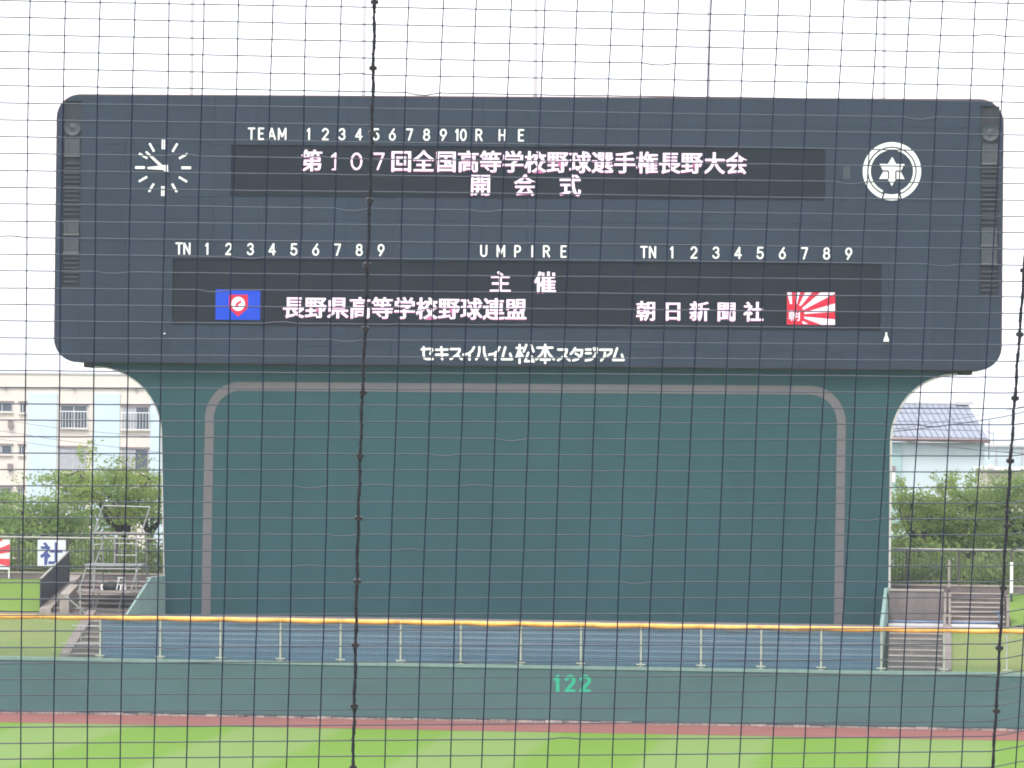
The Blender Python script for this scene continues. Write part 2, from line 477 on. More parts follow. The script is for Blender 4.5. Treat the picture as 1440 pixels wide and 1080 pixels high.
# ------------------------------------------------------------------ outfield wall
wr = FN.root('outfield_wall')
tag(wr, 'long grey-green outfield wall with the teal distance number 122', 'wall')
MB().box(-45, 45, 0, .3, 0, 1.86).build('wall_body', M_wall, wr)
MB().box(-45, 45, -.03, .34, 1.86, 1.97).build('coping', M_cope, wr)
MB().box(-45, 45, -.012, .0, 0.0, .11).build('base_strip', M_dark, wr)
for ch, a, b_ in (('1', 778.5, 787.5), ('2', 794, 809.5), ('2', 814.5, 831)):
    x0, z1 = FN.at(a, 948.5); x1, z0 = FN.at(b_, 974.5)
    mb = MB()
    sign_glyph(mb, ch, (x0+x1)/2, (z0+z1)/2, x1-x0, z1-z0, .062, -.006, 0)
    recalc(mb.build('painted_number', M_teal, wr))

# chain link fence with orange padded rail
cf = FN.root('chain_link_fence')
tag(cf, 'chain-link fence on the outfield wall topped by an orange padded rail', 'fence')
ppx = [141+84.5*k for k in range(-0, 14)]
ps = [sx(p, .17, 905) for p in ppx]
step = ps[1]-ps[0]
allp = [ps[0]-step*k for k in (6, 5, 4, 3, 2)] + ps + [ps[-1]+step*k for k in range(1, 6)]
for i, s in enumerate(allp):
    mb = MB().tube([(s, .17, 1.95), (s, .17, 3.36)], .036, 8)
    mb.box(s-.16, s+.16, .10, .24, 2.03, 2.07).box(s-.1, s+.1, .07, .27, 1.965, 1.985)
    mb.build('fence_post', M_post, cf)
seq = sorted(allp + [ps[0]-step])
for a, b_ in zip(seq, seq[1:]):
    n = 8; pts = []; rr = []
    for k in range(n+1):
        tt = k/n
        pts.append((a+(b_-a)*tt, .17, 3.385+.012*math.cos(tt*2*math.pi)-.008*rnd.random()))
        rr.append(.062+.026*math.sin(tt*math.pi)**.5*(0.9+.2*rnd.random()))
    MB().tube(pts, rr, 10).build('rail_pad', M_orange, cf, True)
    MB().tube([(a-.03, .17, 3.38), (a+.03, .17, 3.38)], .076, 10).build('pad_tie', M_orange, cf)
mb = MB()
s = -26.0
while s < 26:
    mb.box(s, s+.007, .165, .172, 1.97, 3.36); s += .075
z = 2.02
while z < 3.3:
    mb.box(-26, 26, .172, .178, z, z+.006); z += .075
tag(mb.build('wire_mesh', M_mesh, cf), kind='stuff')

# blue stepped terrace
NS = 8
def steps(root, name, s0, s1, a, b, n, material, edge=None, parent_edge=True):
    for k in range(n):
        d0 = a[0]+(b[0]-a[0])*k/n; z1 = a[1]+(b[1]-a[1])*(k+1)/n
        zb = a[1]+(b[1]-a[1])*k/n - .25
        st = MB().box(s0, s1, d0, b[0]+.01*0+(.0 if k < n-1 else .0), zb, z1-.03).build(name, material, root)
        if edge:
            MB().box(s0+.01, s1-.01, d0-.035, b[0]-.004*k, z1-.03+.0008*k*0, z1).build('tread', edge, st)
winds = FN.root('windscreen')
tag(winds, 'long blue mesh windscreen tied along the fence between its posts', 'windscreen')
for a, b_ in zip(ps[:-1], ps[1:]):
    if a > sR_b-1.0: continue
    nx_, nz_ = 10, 6; v = []; f = []
    for j in range(nz_+1):
        for i in range(nx_+1):
            v.append((a+.01+(b_-a-.02)*i/nx_, .20+.012*math.sin(i*1.3+j*.7)+rnd.uniform(0, .008), 2.0+(3.36-2.0)*j/nz_-(.02*math.sin(math.pi*i/nx_) if j == 0 else 0)))
    for j in range(nz_):
        for i in range(nx_): f.append((j*(nx_+1)+i, j*(nx_+1)+i+1, (j+1)*(nx_+1)+i+1, (j+1)*(nx_+1)+i))
    MB().add(v, f).build('screen_cloth', M_scr, winds, True)
tr = FN.root('stepped_terrace')
tag(tr, 'wide terrace of low concrete steps seen through the blue windscreen', 'terrace')
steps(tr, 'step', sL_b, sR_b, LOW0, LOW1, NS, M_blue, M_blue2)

# lower concrete stairs, both sides of the blue terrace
lr = FN.root('concrete_stairs')
tag(lr, 'narrow concrete stairs left of the blue windscreen, half hidden by scaffold poles', 'stairs', 'concrete stairs beside the scoreboard')
steps(lr, 'step', sL_k0+.35, sL_b-.01, LOW0, LOW1, NS, M_concd, M_concl)
MB().prismx([(LOW0[0], 1.8), (LOW0[0], LOW0[1]+.16), (LOW1[0], LOW1[1]+.16), (LOW1[0], 2.7)], sL_k0, sL_k0+.34).build('side_kerb', M_conc, lr)
lr2 = FN.root('concrete_stairs')
tag(lr2, 'brown concrete stairs behind the chain-link fence right of the blue windscreen', 'stairs', 'concrete stairs beside the scoreboard')
steps(lr2, 'step', sR_b+.28, sR_k0-.01, LOW0, LOW1, NS, M_concd, M_concl)
MB().prismx([(LOW0[0], 1.8), (LOW0[0], LOW0[1]+.14), (LOW1[0], LOW1[1]+.14), (LOW1[0], 2.7)], sR_k0, sR_k1).build('side_kerb', M_conc, lr2)

# upper stairs
ul = FN.root('concrete_stairs')
tag(ul, 'upper concrete stairs under the scaffold tower left of the scoreboard', 'stairs', 'concrete stairs beside the scoreboard')
steps(ul, 'step', sLU0+.45, sLU1, UP0, UP1, 7, M_concd, M_concl)
MB().prismx([(UP0[0]-.3, 2.9), (UP0[0]-.3, UP0[1]+.12), (UP1[0], UP1[1]+.2), (UP1[0], 3.1)], sLU0, sLU0+.42).build('side_kerb', M_concl, ul)
sp0, sp1 = sx(84, 5.6, 840), sx(97, 5.6, 840)
MB().prismx([(5.6, 2.9), (5.6, 3.95), (7.2, 4.25), (7.2, 3.1)], sp0, sp1).build('stair_pier', M_concl, ul)
ur = FN.root('concrete_stairs')
tag(ur, 'upper concrete stairs between the stained wall and the grass on the right', 'stairs', 'concrete stairs beside the scoreboard')
sRS0, sRS1 = sx(1337, 5.9, 870), sx(1414.5, 5.9, 870)
steps(ur, 'step', sRS0, sRS1, UP0, UP1, 7, M_concd, M_concl)
MB().box(sx(1415, 5.9), sRU1-.04, 5.7, 6.3, 3.05, FN.at(1418, 838, 5.7)[1]).build('end_pier', M_concl, ur)
for a, b_ in ((1327, 1330.5), (1333.5, 1337)):
    MB().box(sx(a, 5.7), sx(b_, 5.7), 5.7, 6.0, 3.2, FN.at(a, 834, 5.7)[1]).build('gate_post', M_concl, ur)
MB().box(sx(1326, 5.7), sx(1338, 5.7), 5.95, 8, 3.1, FN.at(1330, 868, 5.7)[1]).build('gate_sill', M_concl, ur)

cw = FN.root('concrete_wall')
tag(cw, 'stained square concrete wall beside the right edge of the scoreboard', 'wall')
wx0, wx1 = sx(1250, 6.2, 860), sx(1326, 6.2)
wz1 = FN.at(1290, 829.5, 6.2)[1]
MB().box(wx0, wx1, 6.2, 6.9, 3.0, wz1-.05).build('wall_body', M_concd, cw)
MB().box(wx0-.02, wx1+.02, 6.16, 6.94, wz1-.05, wz1).build('wall_cap', M_concl, cw)

# white and blue sheet left on the walkway at the right
ts = MB()
def quadstrip(pts_a, pts_b):
    v = []; f = []
    for i, (p, q) in enumerate(zip(pts_a, pts_b)):
        v += [p, q]
        if i: f.append((2*i-2, 2*i-1, 2*i+1, 2*i))
    return v, f
xa = [sx(1249+i*14, 5.2, 884) for i in range(12)]
v, f = quadstrip([(x, 4.86, 3.31) for x in xa], [(x, 5.85, 3.34+.02*rnd.random()) for x in xa])
ts.add(v, f)
for x, x2 in zip(xa, xa[1:]): ts.box(x, x2-.0, 4.84, 4.86, 3.20, 3.315)
so = ts.build('ground_sheet', M_pathl); so.location = FN.o; so.rotation_euler = (0, 0, -FN.yaw)
tag(so, 'white sheet lying along the walkway behind the orange rail at right', 'sheet')
ht = MB().tube([(xa[0], 5.85, 3.41)]+[(x, 5.85, 3.40+.02*rnd.random()) for x in xa[1:-1]]+[(xa[-1]+.1, 5.8, 3.42), (sx(1403, 5.8), 5.6, 3.85)], .032, 8)
so = ht.build('hose', M_bluet, None, True); so.location = FN.o; so.rotation_euler = (0, 0, -FN.yaw)
tag(so, 'blue hose lying behind the white sheet and rising onto the right stairs', 'hose')

# retaining wall and railing at the back
rw = FN.root('retaining_wall')
tag(rw, 'low brown concrete retaining wall along the top of the grass bank', 'wall')
MB().box(-45, 45, 10.8, 11.15, 3.6, 4.50).build('wall_body', M_concd, rw)
MB().box(-45, 45, 10.77, 11.18, 4.50, 4.56).build('wall_cap', M_concl, rw)
def railing(s0, s1, label):
    r_ = FN.root('metal_railing')
    tag(r_, label, 'railing', 'railings on the retaining wall')
    MB().tube([(s0, 11, 5.86), (s1, 11, 5.86)], .035, 8).build('top_rail', M_raill, r_)
    MB().tube([(s0, 11, 4.68), (s1, 11, 4.68)], .02, 6).build('bottom_rail', M_rail, r_)
    n = int((s1-s0)/.135); proto = None
    for k in range(n):
        x = s0+(s1-s0)*(k+.5)/n
        if k % 14 == 5:
            MB().box(x-.045, x+.045, 10.95, 11.05, 4.56, 5.86).build('railing_post', M_rail, r_)
            continue
        if proto is None:
            proto = MB().box(-.011, .011, -.011, .011, 4.68, 5.84).build('picket', M_rail, r_)
            proto.location = (x, 11, 0)
        else:
            c = proto.copy(); COL.objects.link(c); c.parent = r_; c.location = (x, 11, 0)
railing(sx(-70, 11, 800), sx(236, 11, 800), 'dark picket railing under the trees left of the scoreboard')
railing(sx(1246, 11, 800), sx(1520, 11, 800), 'dark picket railing under the trees right of the scoreboard')

# dark sloping screen beside the upper left stairs
sp = FN.root('stair_screen')
tag(sp, 'dark sloping metal screen with a pale top edge beside the left stairs', 'screen')
d0, d1 = 5.8, 9.6
z0b, z0t = FN.at(57, 861, d0)[1], FN.at(57, 815, d0)[1]
z1b, z1t = FN.at(97, 822, d1)[1], FN.at(97, 775, d1)[1]
xA, xB = sx(57, d0, 830), sx(97, d1, 800)
npn = 5
for k in range(npn):
    a, b_ = k/npn, (k+1)/npn-.01
    def P(t, z): return (xA+(xB-xA)*t, d0+(d1-d0)*t, z)
    q = [P(a, z0b+(z1b-z0b)*a), P(b_, z0b+(z1b-z0b)*b_), P(b_, z0t+(z1t-z0t)*b_), P(a, z0t+(z1t-z0t)*a)]
    MB().hexa(q, [(p[0]+.0, p[1]+.06, p[2]) for p in q]).build('screen_panel', M_dark, sp)
MB().tube([P(0, z0t+.02), P(1, z1t+.02)], .04, 8).build('top_edge', M_raill, sp)
MB().tube([P(0, z0b), P(0, z0t+.02)], .03, 8).build('screen_post', M_dark, sp)
MB().tube([P(1, z1b), P(1, z1t+.02)], .03, 8).build('screen_post', M_dark, sp)

# signs on the left railing
def sign_frame(px0, py0, px1, py1, d):
    x0, z1 = FN.at(px0, py0, d); x1, z0 = FN.at(px1, py1, d)
    return x0, x1, z0, z1
M_sign = mat('sign_white', (0.62, 0.64, 0.68), .6, .04, 2)
M_ink = mat('sign_blue_ink', (0.05, 0.07, 0.26), .6, .05, 4)
M_red = mat('banner_red', (0.62, 0.05, 0.07), .7, .05, 3)
sg = FN.root('character_sign')
tag(sg, 'white square sign with a bold blue character hung on the left railing', 'sign')
x0, x1, z0, z1 = sign_frame(53, 759, 92, 798, 10.7)
MB().box(x0, x1, 10.70, 10.73, z0, z1).build('sign_board', M_sign, sg)
mb = MB(); put_glyph(mb, '社', (x0+x1)/2, (z0+z1)/2, (x1-x0)*.82, (z1-z0)*.84, 10.694, .026)
mb.build('sign_character', M_ink, sg)
fl = FN.root('ray_banner')
tag(fl, 'red and white rayed banner cut by the left edge of the picture', 'banner')
x0, x1, z0, z1 = sign_frame(-52, 758, 13.5, 801, 10.7)
MB().box(x0, x1, 10.70, 10.72, z0, z1).build('banner_cloth', M_sign, fl)
def rays(cx, cz, rect, angs, r1=9):
    o = []
    for a, b_ in angs:
        tri = [(cx, cz), (cx+r1*math.cos(R(a)), cz+r1*math.sin(R(a))), (cx+r1*math.cos(R(b_)), cz+r1*math.sin(R(b_)))]
        p = clip(tri, *rect)
        if len(p) > 2: o.append(p)
    return o
cx, cz = x0+.25*(x1-x0), z0+.36*(z1-z0)
mb = MB()
for p in rays(cx, cz, (x0, x1, z0, z1), [(-6-k*22.5-6, -6-k*22.5+6) for k in range(-1, 15)]): mb.prism(p, 10.694, 10.70)
mb.prism([(cx+.3*math.cos(R(a)), cz+.3*math.sin(R(a))) for a in range(0, 360, 20)], 10.69, 10.695)
recalc(mb.build('banner_rays', M_red, fl))
MB().tube([(x1-.03, 10.75, z0+.05), (x1-.03, 10.75, 4.3)], .03, 6).build('banner_pole', M_white, fl)

# posts on the right
for (px, y0, y1, d, m_, w, lab) in ((1334.5, 789, 827, 9.0, M_concl, 3.2, 'beige square post rising above the stained concrete wall'),
                             (1422.5, 792, 834, 9.5, M_white, 4.0, 'white square post on the bank at the right edge')):
    s = sx(px, d, 810); zt = FN.at(px, y0, d)[1]; zb = FN.at(px, y1, d)[1]; hw = w/2/37.3
    o = FN.root('marker_post'); tag(o, lab, 'post')
    MB().box(s-hw, s+hw, d, d+2*hw, zb, zt).build('post_shaft', m_, o)
    MB().box(s-hw*.8, s+hw*.8, d+.01, d+2*hw-.01, 3.2, zb).build('post_base', M_dark, o)
    MB().box(s-hw*1.15, s+hw*1.15, d-.01, d+2*hw+.01, zt, zt+.03).build('post_cap', m_, o)

# ------------------------------------------------------------------ scoreboard
SB = B.root('scoreboard')
tag(SB, 'huge dark slate stadium scoreboard on a green batter\'s-eye wall with Japanese text', 'scoreboard')
def bp(px, py): return B.at(px, py)
ul_ = bp(81.5, 133.5); ur_ = bp(1411, 140); ll_ = bp(78, 509.5); lr_ = bp(1408, 521.5)
HX0, HX1 = (ul_[0]+ll_[0])/2, (ur_[0]+lr_[0])/2
HZ1, HZ0 = (ul_[1]+ur_[1])/2, (ll_[1]+lr_[1])/2
RAD = .88
# green support wall with concave shoulders
def arc(cx, cy, rx, ry, a0, a1, n=18): return [bp(cx+rx*math.cos(R(a0+(a1-a0)*k/n)), cy-ry*math.sin(R(a0+(a1-a0)*k/n))) for k in range(n+1)]
larc = arc(133, 612, 95, 97, 0, 90)       # from (228,612) to (133,515)
rarc = arc(1346, 622, 94.5, 97, 90, 180)  # from (1346,525) to (1251,622)
gb = [bp(233, 892)] + [bp(231.3, 800), bp(229.5, 700)] + larc
gx_l = gb[-1]
sup = [(gb[0][0], -.4)] + gb[1:] + [(gx_l[0], HZ0+.3), (rarc[0][0], HZ0+.3)] + rarc + [bp(1250, 760), (bp(1248.5, 890)[0], -.4)]
o = recalc(MB().prism(sup, 0.0, 3.0).build('batters_eye_wall', M_green, SB))
# pale trim following the free edges
def offset_strip(pts, w, y0, y1, name, m_):
    mb = MB()
    for a, b_ in zip(pts, pts[1:]):
        a = Vector(a); b_ = Vector(b_); d = (b_-a).normalized(); nn = Vector((-d.y, d.x))*w
        q = [(a.x, a.y), (b_.x, b_.y), (b_.x+nn.x, b_.y+nn.y), (a.x+nn.x, a.y+nn.y)]
        mb.prism(q, y0, y1)
    return recalc(mb.build(name, m_, SB))
offset_strip(gb, .045, -.03, .05, 'edge_trim', M_pale)
offset_strip(rarc+[bp(1250, 760), (bp(1248.5, 890)[0], -.4)], .08, -.03, .05, 'edge_trim', M_pale)
# mauve painted frame stripe
def stripe_pts(out):
    k = 12.5*(1-out)   # px inset
    L = [bp(283+k, 885), bp(286+k, 700), bp(288.5+k, 590)]
    la = arc(338, 590, 50-k, 53-k, 180, 90, 12)
    ra = arc(1139, 595, 50.5-k, 52.5-k, 90, 0, 12)
    Rr = [bp(1188-k, 700), bp(1185-k, 890)]
    return L+la+ra+Rr
po, pi_ = stripe_pts(1), stripe_pts(0)
mb = MB()
for i in range(len(po)-1):
    mb.prism([po[i], po[i+1], pi_[i+1], pi_[i]], -.012, 0.02)
recalc(mb.build('painted_frame_stripe', M_stripe, SB))
# housing
MB_h = MB().prism(rrect(HX0, HX1, HZ0, HZ1, RAD, 12), -.35, 3.2)
recalc(MB_h.build('housing', M_rim, SB))
for a, b_, yy in ((117, 158, 516.5), (1323, 1368, 526.5)):
    xa_, _ = bp(a, 500); xb_, _ = bp(b_, 500); zz = bp((a+b_)/2, yy)[1]
    MB().box(xa_, xb_, .15, 2.2, zz, HZ0).build('soffit_beam', M_plate, SB)
INN = rrect(HX0+.045, HX1-.045, HZ0+.02, HZ1-.05, RAD-.045, 12)
recalc(MB().prism(INN, -.372, -.352).build('backing_plate', M_seamc, SB))
def wz(px, py): return bp(px, py)[1]
def wx(px, py=320): return bp(px, py)[0]
S1 = (wx(327, 245), wx(1160, 245), wz(743, 280.5), wz(743, 207.5))     # upper screen x0,x1,z0,z1
S2 = (wx(245, 415), wx(1238.5, 415), wz(743, 462), wz(743, 368))
Bz1, Bz0 = wz(743, 147), wz(743, 410)
BL = (wx(90.5), wx(116)); BR = (wx(1377), wx(1403.5))
zrow = [HZ1, wz(743, 178), S1[3], S1[2], wz(743, 313), wz(743, 345), S2[3], S2[2], wz(743, 490), HZ0]
# cladding panels, each its own piece
gap = .004
pitch = (BR[0]-BL[1]-.0)/20
xcols = [BL[1]+pitch*k for k in range(21)]
def panel(x0, x1, z0, z1):
    if x1-x0 < .03 or z1-z0 < .03: return
    p = clip(INN, x0+gap, x1-gap, z0+gap, z1-gap)
    if len(p) < 3: return
    recalc(MB().prism(p, -.47+rnd.uniform(-.004, .004), -.372).build('cladding_panel', M_clad, SB))
for r_ in range(len(zrow)-1):
    zt, zb = zrow[r_], zrow[r_+1]
    hole = S1 if r_ == 2 else (S2 if r_ == 6 else None)
    for a, b_ in zip(xcols, xcols[1:]):
        if hole:
            if b_ <= hole[0]: panel(a, b_, zb, zt)
            elif a < hole[0]: panel(a, hole[0], zb, zt)
            if a >= hole[1]: panel(a, b_, zb, zt)
            elif b_ > hole[1]: panel(hole[1], b_, zb, zt)
        else: panel(a, b_, zb, zt)
for (x0, x1) in BL, BR:
    side = (HX0, x0) if x0 < 0 else (x1, HX1)
    xa_, xb_ = (HX0, BL[1]) if x0 < 0 else (BR[0], HX1)
    panel(xa_, xb_, Bz1, HZ1); 
    panel(side[0], side[1], Bz0, Bz1)
    panel(xa_, xb_, zrow[7], Bz0); panel(xa_, xb_, HZ0, zrow[7])
# loudspeaker bays
def bay(x0, x1, items, name):
    b0 = recalc(MB().box(x0+.005, x1-.005, -.374, -.372, Bz0, Bz1).build('speaker_bay', M_bay, SB))
    n = 0
    for kind, py0, py1 in items:
        zt, zb = wz(743, py0), wz(743, py1)
        xa_, xb_ = x0+.06, x1-.06
        if kind == 'horn':
            cx_, cz_ = (x0+x1)/2, (zt+zb)/2; r1 = (zt-zb)/2
            mb = MB(); K = 18
            v = []
            for rr_, yy in ((r1, -.46), (r1*.75, -.44), (r1*.5, -.40), (r1*.32, -.43), (r1*.1, -.45)):
                v += [(cx_+rr_*math.cos(2*math.pi*k/K), yy, cz_+rr_*math.sin(2*math.pi*k/K)) for k in range(K)]
            f = [(i*K+k, i*K+(k+1) % K, (i+1)*K+(k+1) % K, (i+1)*K+k) for i in range(4) for k in range(K)]
            f.append(tuple(4*K+k for k in range(K)))
            mb.add(v, f)
            recalc(mb.build('horn_speaker', M_bayg, b0, True))
        elif kind == 'box':
            o1 = MB().box(xa_, xb_, -.45, -.374, zb+.06, zt)
            # cone-like hood: sloping cheeks
            o1.hexa([(xa_, -.45, zb+.06), (xa_+.08, -.45, zb+.06), (xa_+.16, -.374, zt), (xa_, -.374, zt)], [(xa_, -.468, zb+.06), (xa_+.08, -.468, zb+.06), (xa_+.16, -.47, zt), (xa_, -.47, zt)])
            recalc(o1.build('speaker_box', M_bayg, b0))
            MB().box(xa_-.02, xb_+.02, -.474, -.374, zb-.015, zb+.055).build('speaker_lip', M_bayl, b0)
        else:
            k = zb+.02
            while k < zt-.05:
                MB().hexa([(xa_, -.44, k), (xb_, -.44, k), (xb_, -.374, k+.06), (xa_, -.374, k+.06)], [(xa_, -.44, k+.02), (xb_, -.44, k+.02), (xb_, -.374, k+.08), (xa_, -.374, k+.08)]).build('louvre', M_louv, b0)
                k += .17
bay(BL[0], BL[1], [('horn', 172, 196), ('box', 200, 225), ('l', 229, 309), ('box', 314, 336), ('box', 340, 362), ('l', 368, 404)], 'l')
bay(BR[0], BR[1], [('horn', 172, 196), ('box', 200, 228), ('l', 232, 312), ('box', 316, 342), ('box', 346, 368), ('l', 374, 406)], 'r')

# screens
for nm, S in (('upper', S1), ('lower', S2)):
    scn = MB().box(S[0]+.01, S[1]-.01, -.42, -.374, S[2]+.01, S[3]-.01).build('led_screen', M_screen, SB)
    if nm == 'upper': scrU = scn
    else: scrL = scn
E_txt = emis('lit_text_white', (1.0, 0.80, 0.95), 0.95)
E_fringe = emis('painted_text_fringe', (0.95, 0.28, 0.58), .48)  # glowing pink colour fringe painted behind the white characters, no diodes of its own
def led_line(parent, chars, cz, size):
    s = size*.0262
    ref = glyph('国', 0, 0)[0]
    xs = [p[0] for p in ref]; ys = [p[1] for p in ref]
    em = ((min(xs)+max(xs))/2, (min(ys)+max(ys))/2); sc_ = s/(max(xs)-min(xs))
    for ch, px in chars:
        mb = MB(); cx_ = wx(px, 300)
        if ch in '１０７':
            d = {'１': '1', '０': '0', '７': '7'}[ch]; w = s*{'1': .34, '0': .62, '7': .60}[d]
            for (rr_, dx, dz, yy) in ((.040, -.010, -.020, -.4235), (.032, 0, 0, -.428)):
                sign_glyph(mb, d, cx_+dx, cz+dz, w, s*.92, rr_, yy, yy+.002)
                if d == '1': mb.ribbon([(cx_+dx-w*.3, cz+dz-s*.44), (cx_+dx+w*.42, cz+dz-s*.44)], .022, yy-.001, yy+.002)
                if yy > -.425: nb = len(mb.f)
        else:
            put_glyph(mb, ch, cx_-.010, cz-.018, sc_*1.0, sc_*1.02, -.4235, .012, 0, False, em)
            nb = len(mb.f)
            for k in (-1, 0, 1):
                put_glyph(mb, ch, cx_+k*.015, cz, sc_*.97, sc_*1.0, -.428-.001*k, .009, 0, False, em)
        o = mb.build('lit_character', E_fringe, parent)
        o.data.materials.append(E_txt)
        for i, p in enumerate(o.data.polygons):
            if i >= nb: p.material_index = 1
t1 = '第１０７回全国高等学校野球選手権長野大会'
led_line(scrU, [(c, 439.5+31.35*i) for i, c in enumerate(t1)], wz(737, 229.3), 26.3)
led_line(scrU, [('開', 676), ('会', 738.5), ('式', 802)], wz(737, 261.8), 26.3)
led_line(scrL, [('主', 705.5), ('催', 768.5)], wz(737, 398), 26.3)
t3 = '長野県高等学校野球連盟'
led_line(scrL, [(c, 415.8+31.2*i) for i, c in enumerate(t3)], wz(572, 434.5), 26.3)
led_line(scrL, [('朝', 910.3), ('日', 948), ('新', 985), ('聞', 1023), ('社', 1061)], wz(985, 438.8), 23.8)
# blue pennant image and red rayed flag image on the lower screen
E_blue = emis('lit_blue', (0.03, 0.10, 0.75), .62)
E_red = emis('lit_red', (1.0, 0.055, 0.10), .52)
E_wht = emis('lit_white', (1.0, 0.88, 0.97), .8)
x0, z1 = bp(305.5, 407.5); x1, z0 = bp(367.5, 450.5)
im = MB().prism([(x0, z0), (x1, z0), (x1, z1), (x0, z1)], -.424, -.42).build('lit_image', E_blue, scrL); im['label'] = 'blue picture with a red shield and white disc'
def q(px, py): return bp(px, py)
sh = [q(324, 415), q(350.5, 415), q(350.5, 434), q(337, 445.8), q(324, 434)]
MB().prism(sh[::-1], -.428, -.424).build('red_shield', E_red, im)
c_ = q(337, 427.8)
MB().prism([(c_[0]+.25*math.cos(R(a)), c_[1]+.26*math.sin(R(a))) for a in range(0, 360, 15)], -.432, -.428).build('white_disc', E_wht, im)
MB().prism([q(333, 430), q(333.5, 427.5), q(341.5, 422.3), q(341, 424.3), q(341.8, 426), q(338, 428.3), q(334.3, 434)][::-1], -.436, -.432).build('red_feather', E_red, im)
x0, z1 = bp(1106.5, 411.8); x1, z0 = bp(1173.8, 457.5)
im = MB().prism([(x0, z0), (x1, z0), (x1, z1), (x0, z1)], -.424, -.42).build('lit_image', E_red, scrL); im['label'] = 'red picture with white rays from its lower left'
def fr(X, Y): return q(1090+X/14.4, 400+Y/14.4)
mb = MB()
for poly in ([(240, 172), (330, 172), (340, 400), (300, 405)], [(415, 172), (500, 172), (440, 400), (405, 400)], [(605, 172), (740, 172), (520, 440), (480, 430)],
             [(910, 172), (1200, 172), (1200, 195), (575, 520), (540, 495)], [(1205, 395), (1205, 570), (1000, 575), (590, 605), (585, 575)],
             [(585, 660), (1205, 715), (1205, 822), (935, 822), (590, 695)], [(560, 750), (665, 808), (575, 808), (540, 775)]):
    mb.prism([fr(*p) for p in poly][::-1], -.428, -.424)
recalc(mb.build('white_rays', E_wht, im))
mb = MB(); a_ = fr(270, 530); b2 = fr(495, 745)
put_glyph(mb, '朝', (a_[0]+b2[0])/2, (a_[1]+b2[1])/2, b2[0]-a_[0], a_[1]-b2[1], -.43, 0.01)
mb.build('small_character', E_wht, im)

# fixed white letters
def letters(items, hpx, z_):
    for ch, px, w in items:
        mb = MB()
        sign_glyph(mb, ch, wx(px, 300), z_, w*.0261, hpx*.0261, .031, -.495, -.474)
        recalc(mb.build('white_letter' if ch.isalpha() else 'white_digit', M_white, SB))
DW = {'1': 5.2, '2': 9.6, '3': 9.8, '4': 10.6, '5': 9.8, '6': 9.8, '7': 9.8, '8': 10, '9': 9.8, '0': 9.6, 'T': 10.5, 'E': 8.5, 'A': 11.5, 'M': 12, 'R': 10, 'H': 10, 'N': 10, 'U': 10, 'P': 9.5, 'I': 3}
def row(s): return [(c, p+ (0.012*0), DW[c]) for c, p in s]
# px positions are converted at mid height of the board; correct for the picture tilt
def fix(px, py): 
    return px + (py-300)*0.0110
zt_ = wz(540, 190.5)
letters([(c, fix(p, 300)+1.2, w) for c, p, w in row([('T', 353.5), ('E', 367), ('A', 382), ('M', 396.5), ('1', 433.5), ('2', 457), ('3', 480.5), ('4', 504), ('5', 528), ('6', 551), ('7', 575), ('8', 599), ('9', 622.5), ('1', 641.5), ('0', 650.5), ('R', 672.5), ('H', 705), ('E', 731.5)])], 17.2, zt_)
zt2 = wz(394, 351.5)
letters([(c, p, w) for c, p, w in row([('T', 255), ('N', 266)]+[(str(k+1), 294+30.5*k) for k in range(9)])], 17.2, zt2)
letters(row([('U', 682), ('M', 706), ('P', 729.5), ('I', 750), ('R', 770), ('E', 794)]), 17.2, zt2)
letters(row([('T', 906.5), ('N', 918.5)]+[(str(k+1), 945.5+31*k) for k in range(9)]), 17.2, zt2)

# clock
ck = empty('clock'); ck.parent = SB
cx_, cz_ = bp(232, 237)
ck.location = (cx_, -.472, cz_)
S = .0261
def hand(mb, r1, r2, ang, w1, w2=None, y=-.02):
    w2 = w2 or w1
    d = Vector((math.sin(ang), math.cos(ang))); n_ = Vector((d.y, -d.x))
    a = d*r1*S; b_ = d*r2*S
    p = [a+n_*w1*S/2, b_+n_*w2*S/2, b_-n_*w2*S/2, a-n_*w1*S/2]
    mb.prism([(v_.x, v_.y) for v_ in p], y, y+.02)
for k in range(12):
    an = 2*math.pi*k/12; mb = MB()
    if k in (0, 6):
        for s_ in (-1, 1):
            x_ = s_*1.4*S
            za, zb = (26*S, 40*S) if k == 0 else (-40*S, -26*S)
            mb.box(x_-.9*S, x_+.9*S, -.02, 0, za, zb)
    else: hand(mb, 26, 39.5, an, 3.0 if k % 3 else 3.8)
    recalc(mb.build('hour_mark', M_white, ck))
mb = MB(); hand(mb, -7, 22, R(268), 7.5, 2.6, -.045); recalc(mb.build('hour_hand', M_white, ck))
mb = MB(); hand(mb, -9, 33, R(312.5), 4.6, 2.6, -.07); recalc(mb.build('minute_hand', M_white, ck))

# city emblem
em_ = empty('emblem'); em_.parent = SB
cx_, cz_ = bp(1253.5, 242)
em_.location = (cx_, -.472, cz_)
def ring(r1, r2, a0, a1, y=-.025, n=48):
    mb = MB()
    for k in range(n):
        t0, t1_ = R(a0+(a1-a0)*k/n), R(a0+(a1-a0)*(k+1)/n)
        mb.prism([(r1*S*math.cos(t0), r1*S*math.sin(t0)), (r2*S*math.cos(t0), r2*S*math.sin(t0)), (r2*S*math.cos(t1_), r2*S*math.sin(t1_)), (r1*S*math.cos(t1_), r1*S*math.sin(t1_))], y, 0)
    return mb
recalc(ring(34.5, 40.5, -69, 249).build('outer_ring', M_white, em_))
recalc(ring(29.5, 32.5, -66, 246).build('inner_ring', M_white, em_))
recalc(ring(32.5, 40.8, -107, -73, -.028, 10).build('ring_clasp', M_white, em_))
def e(X, Y): return ((X-693)/4*S, (488-Y)/4*S)
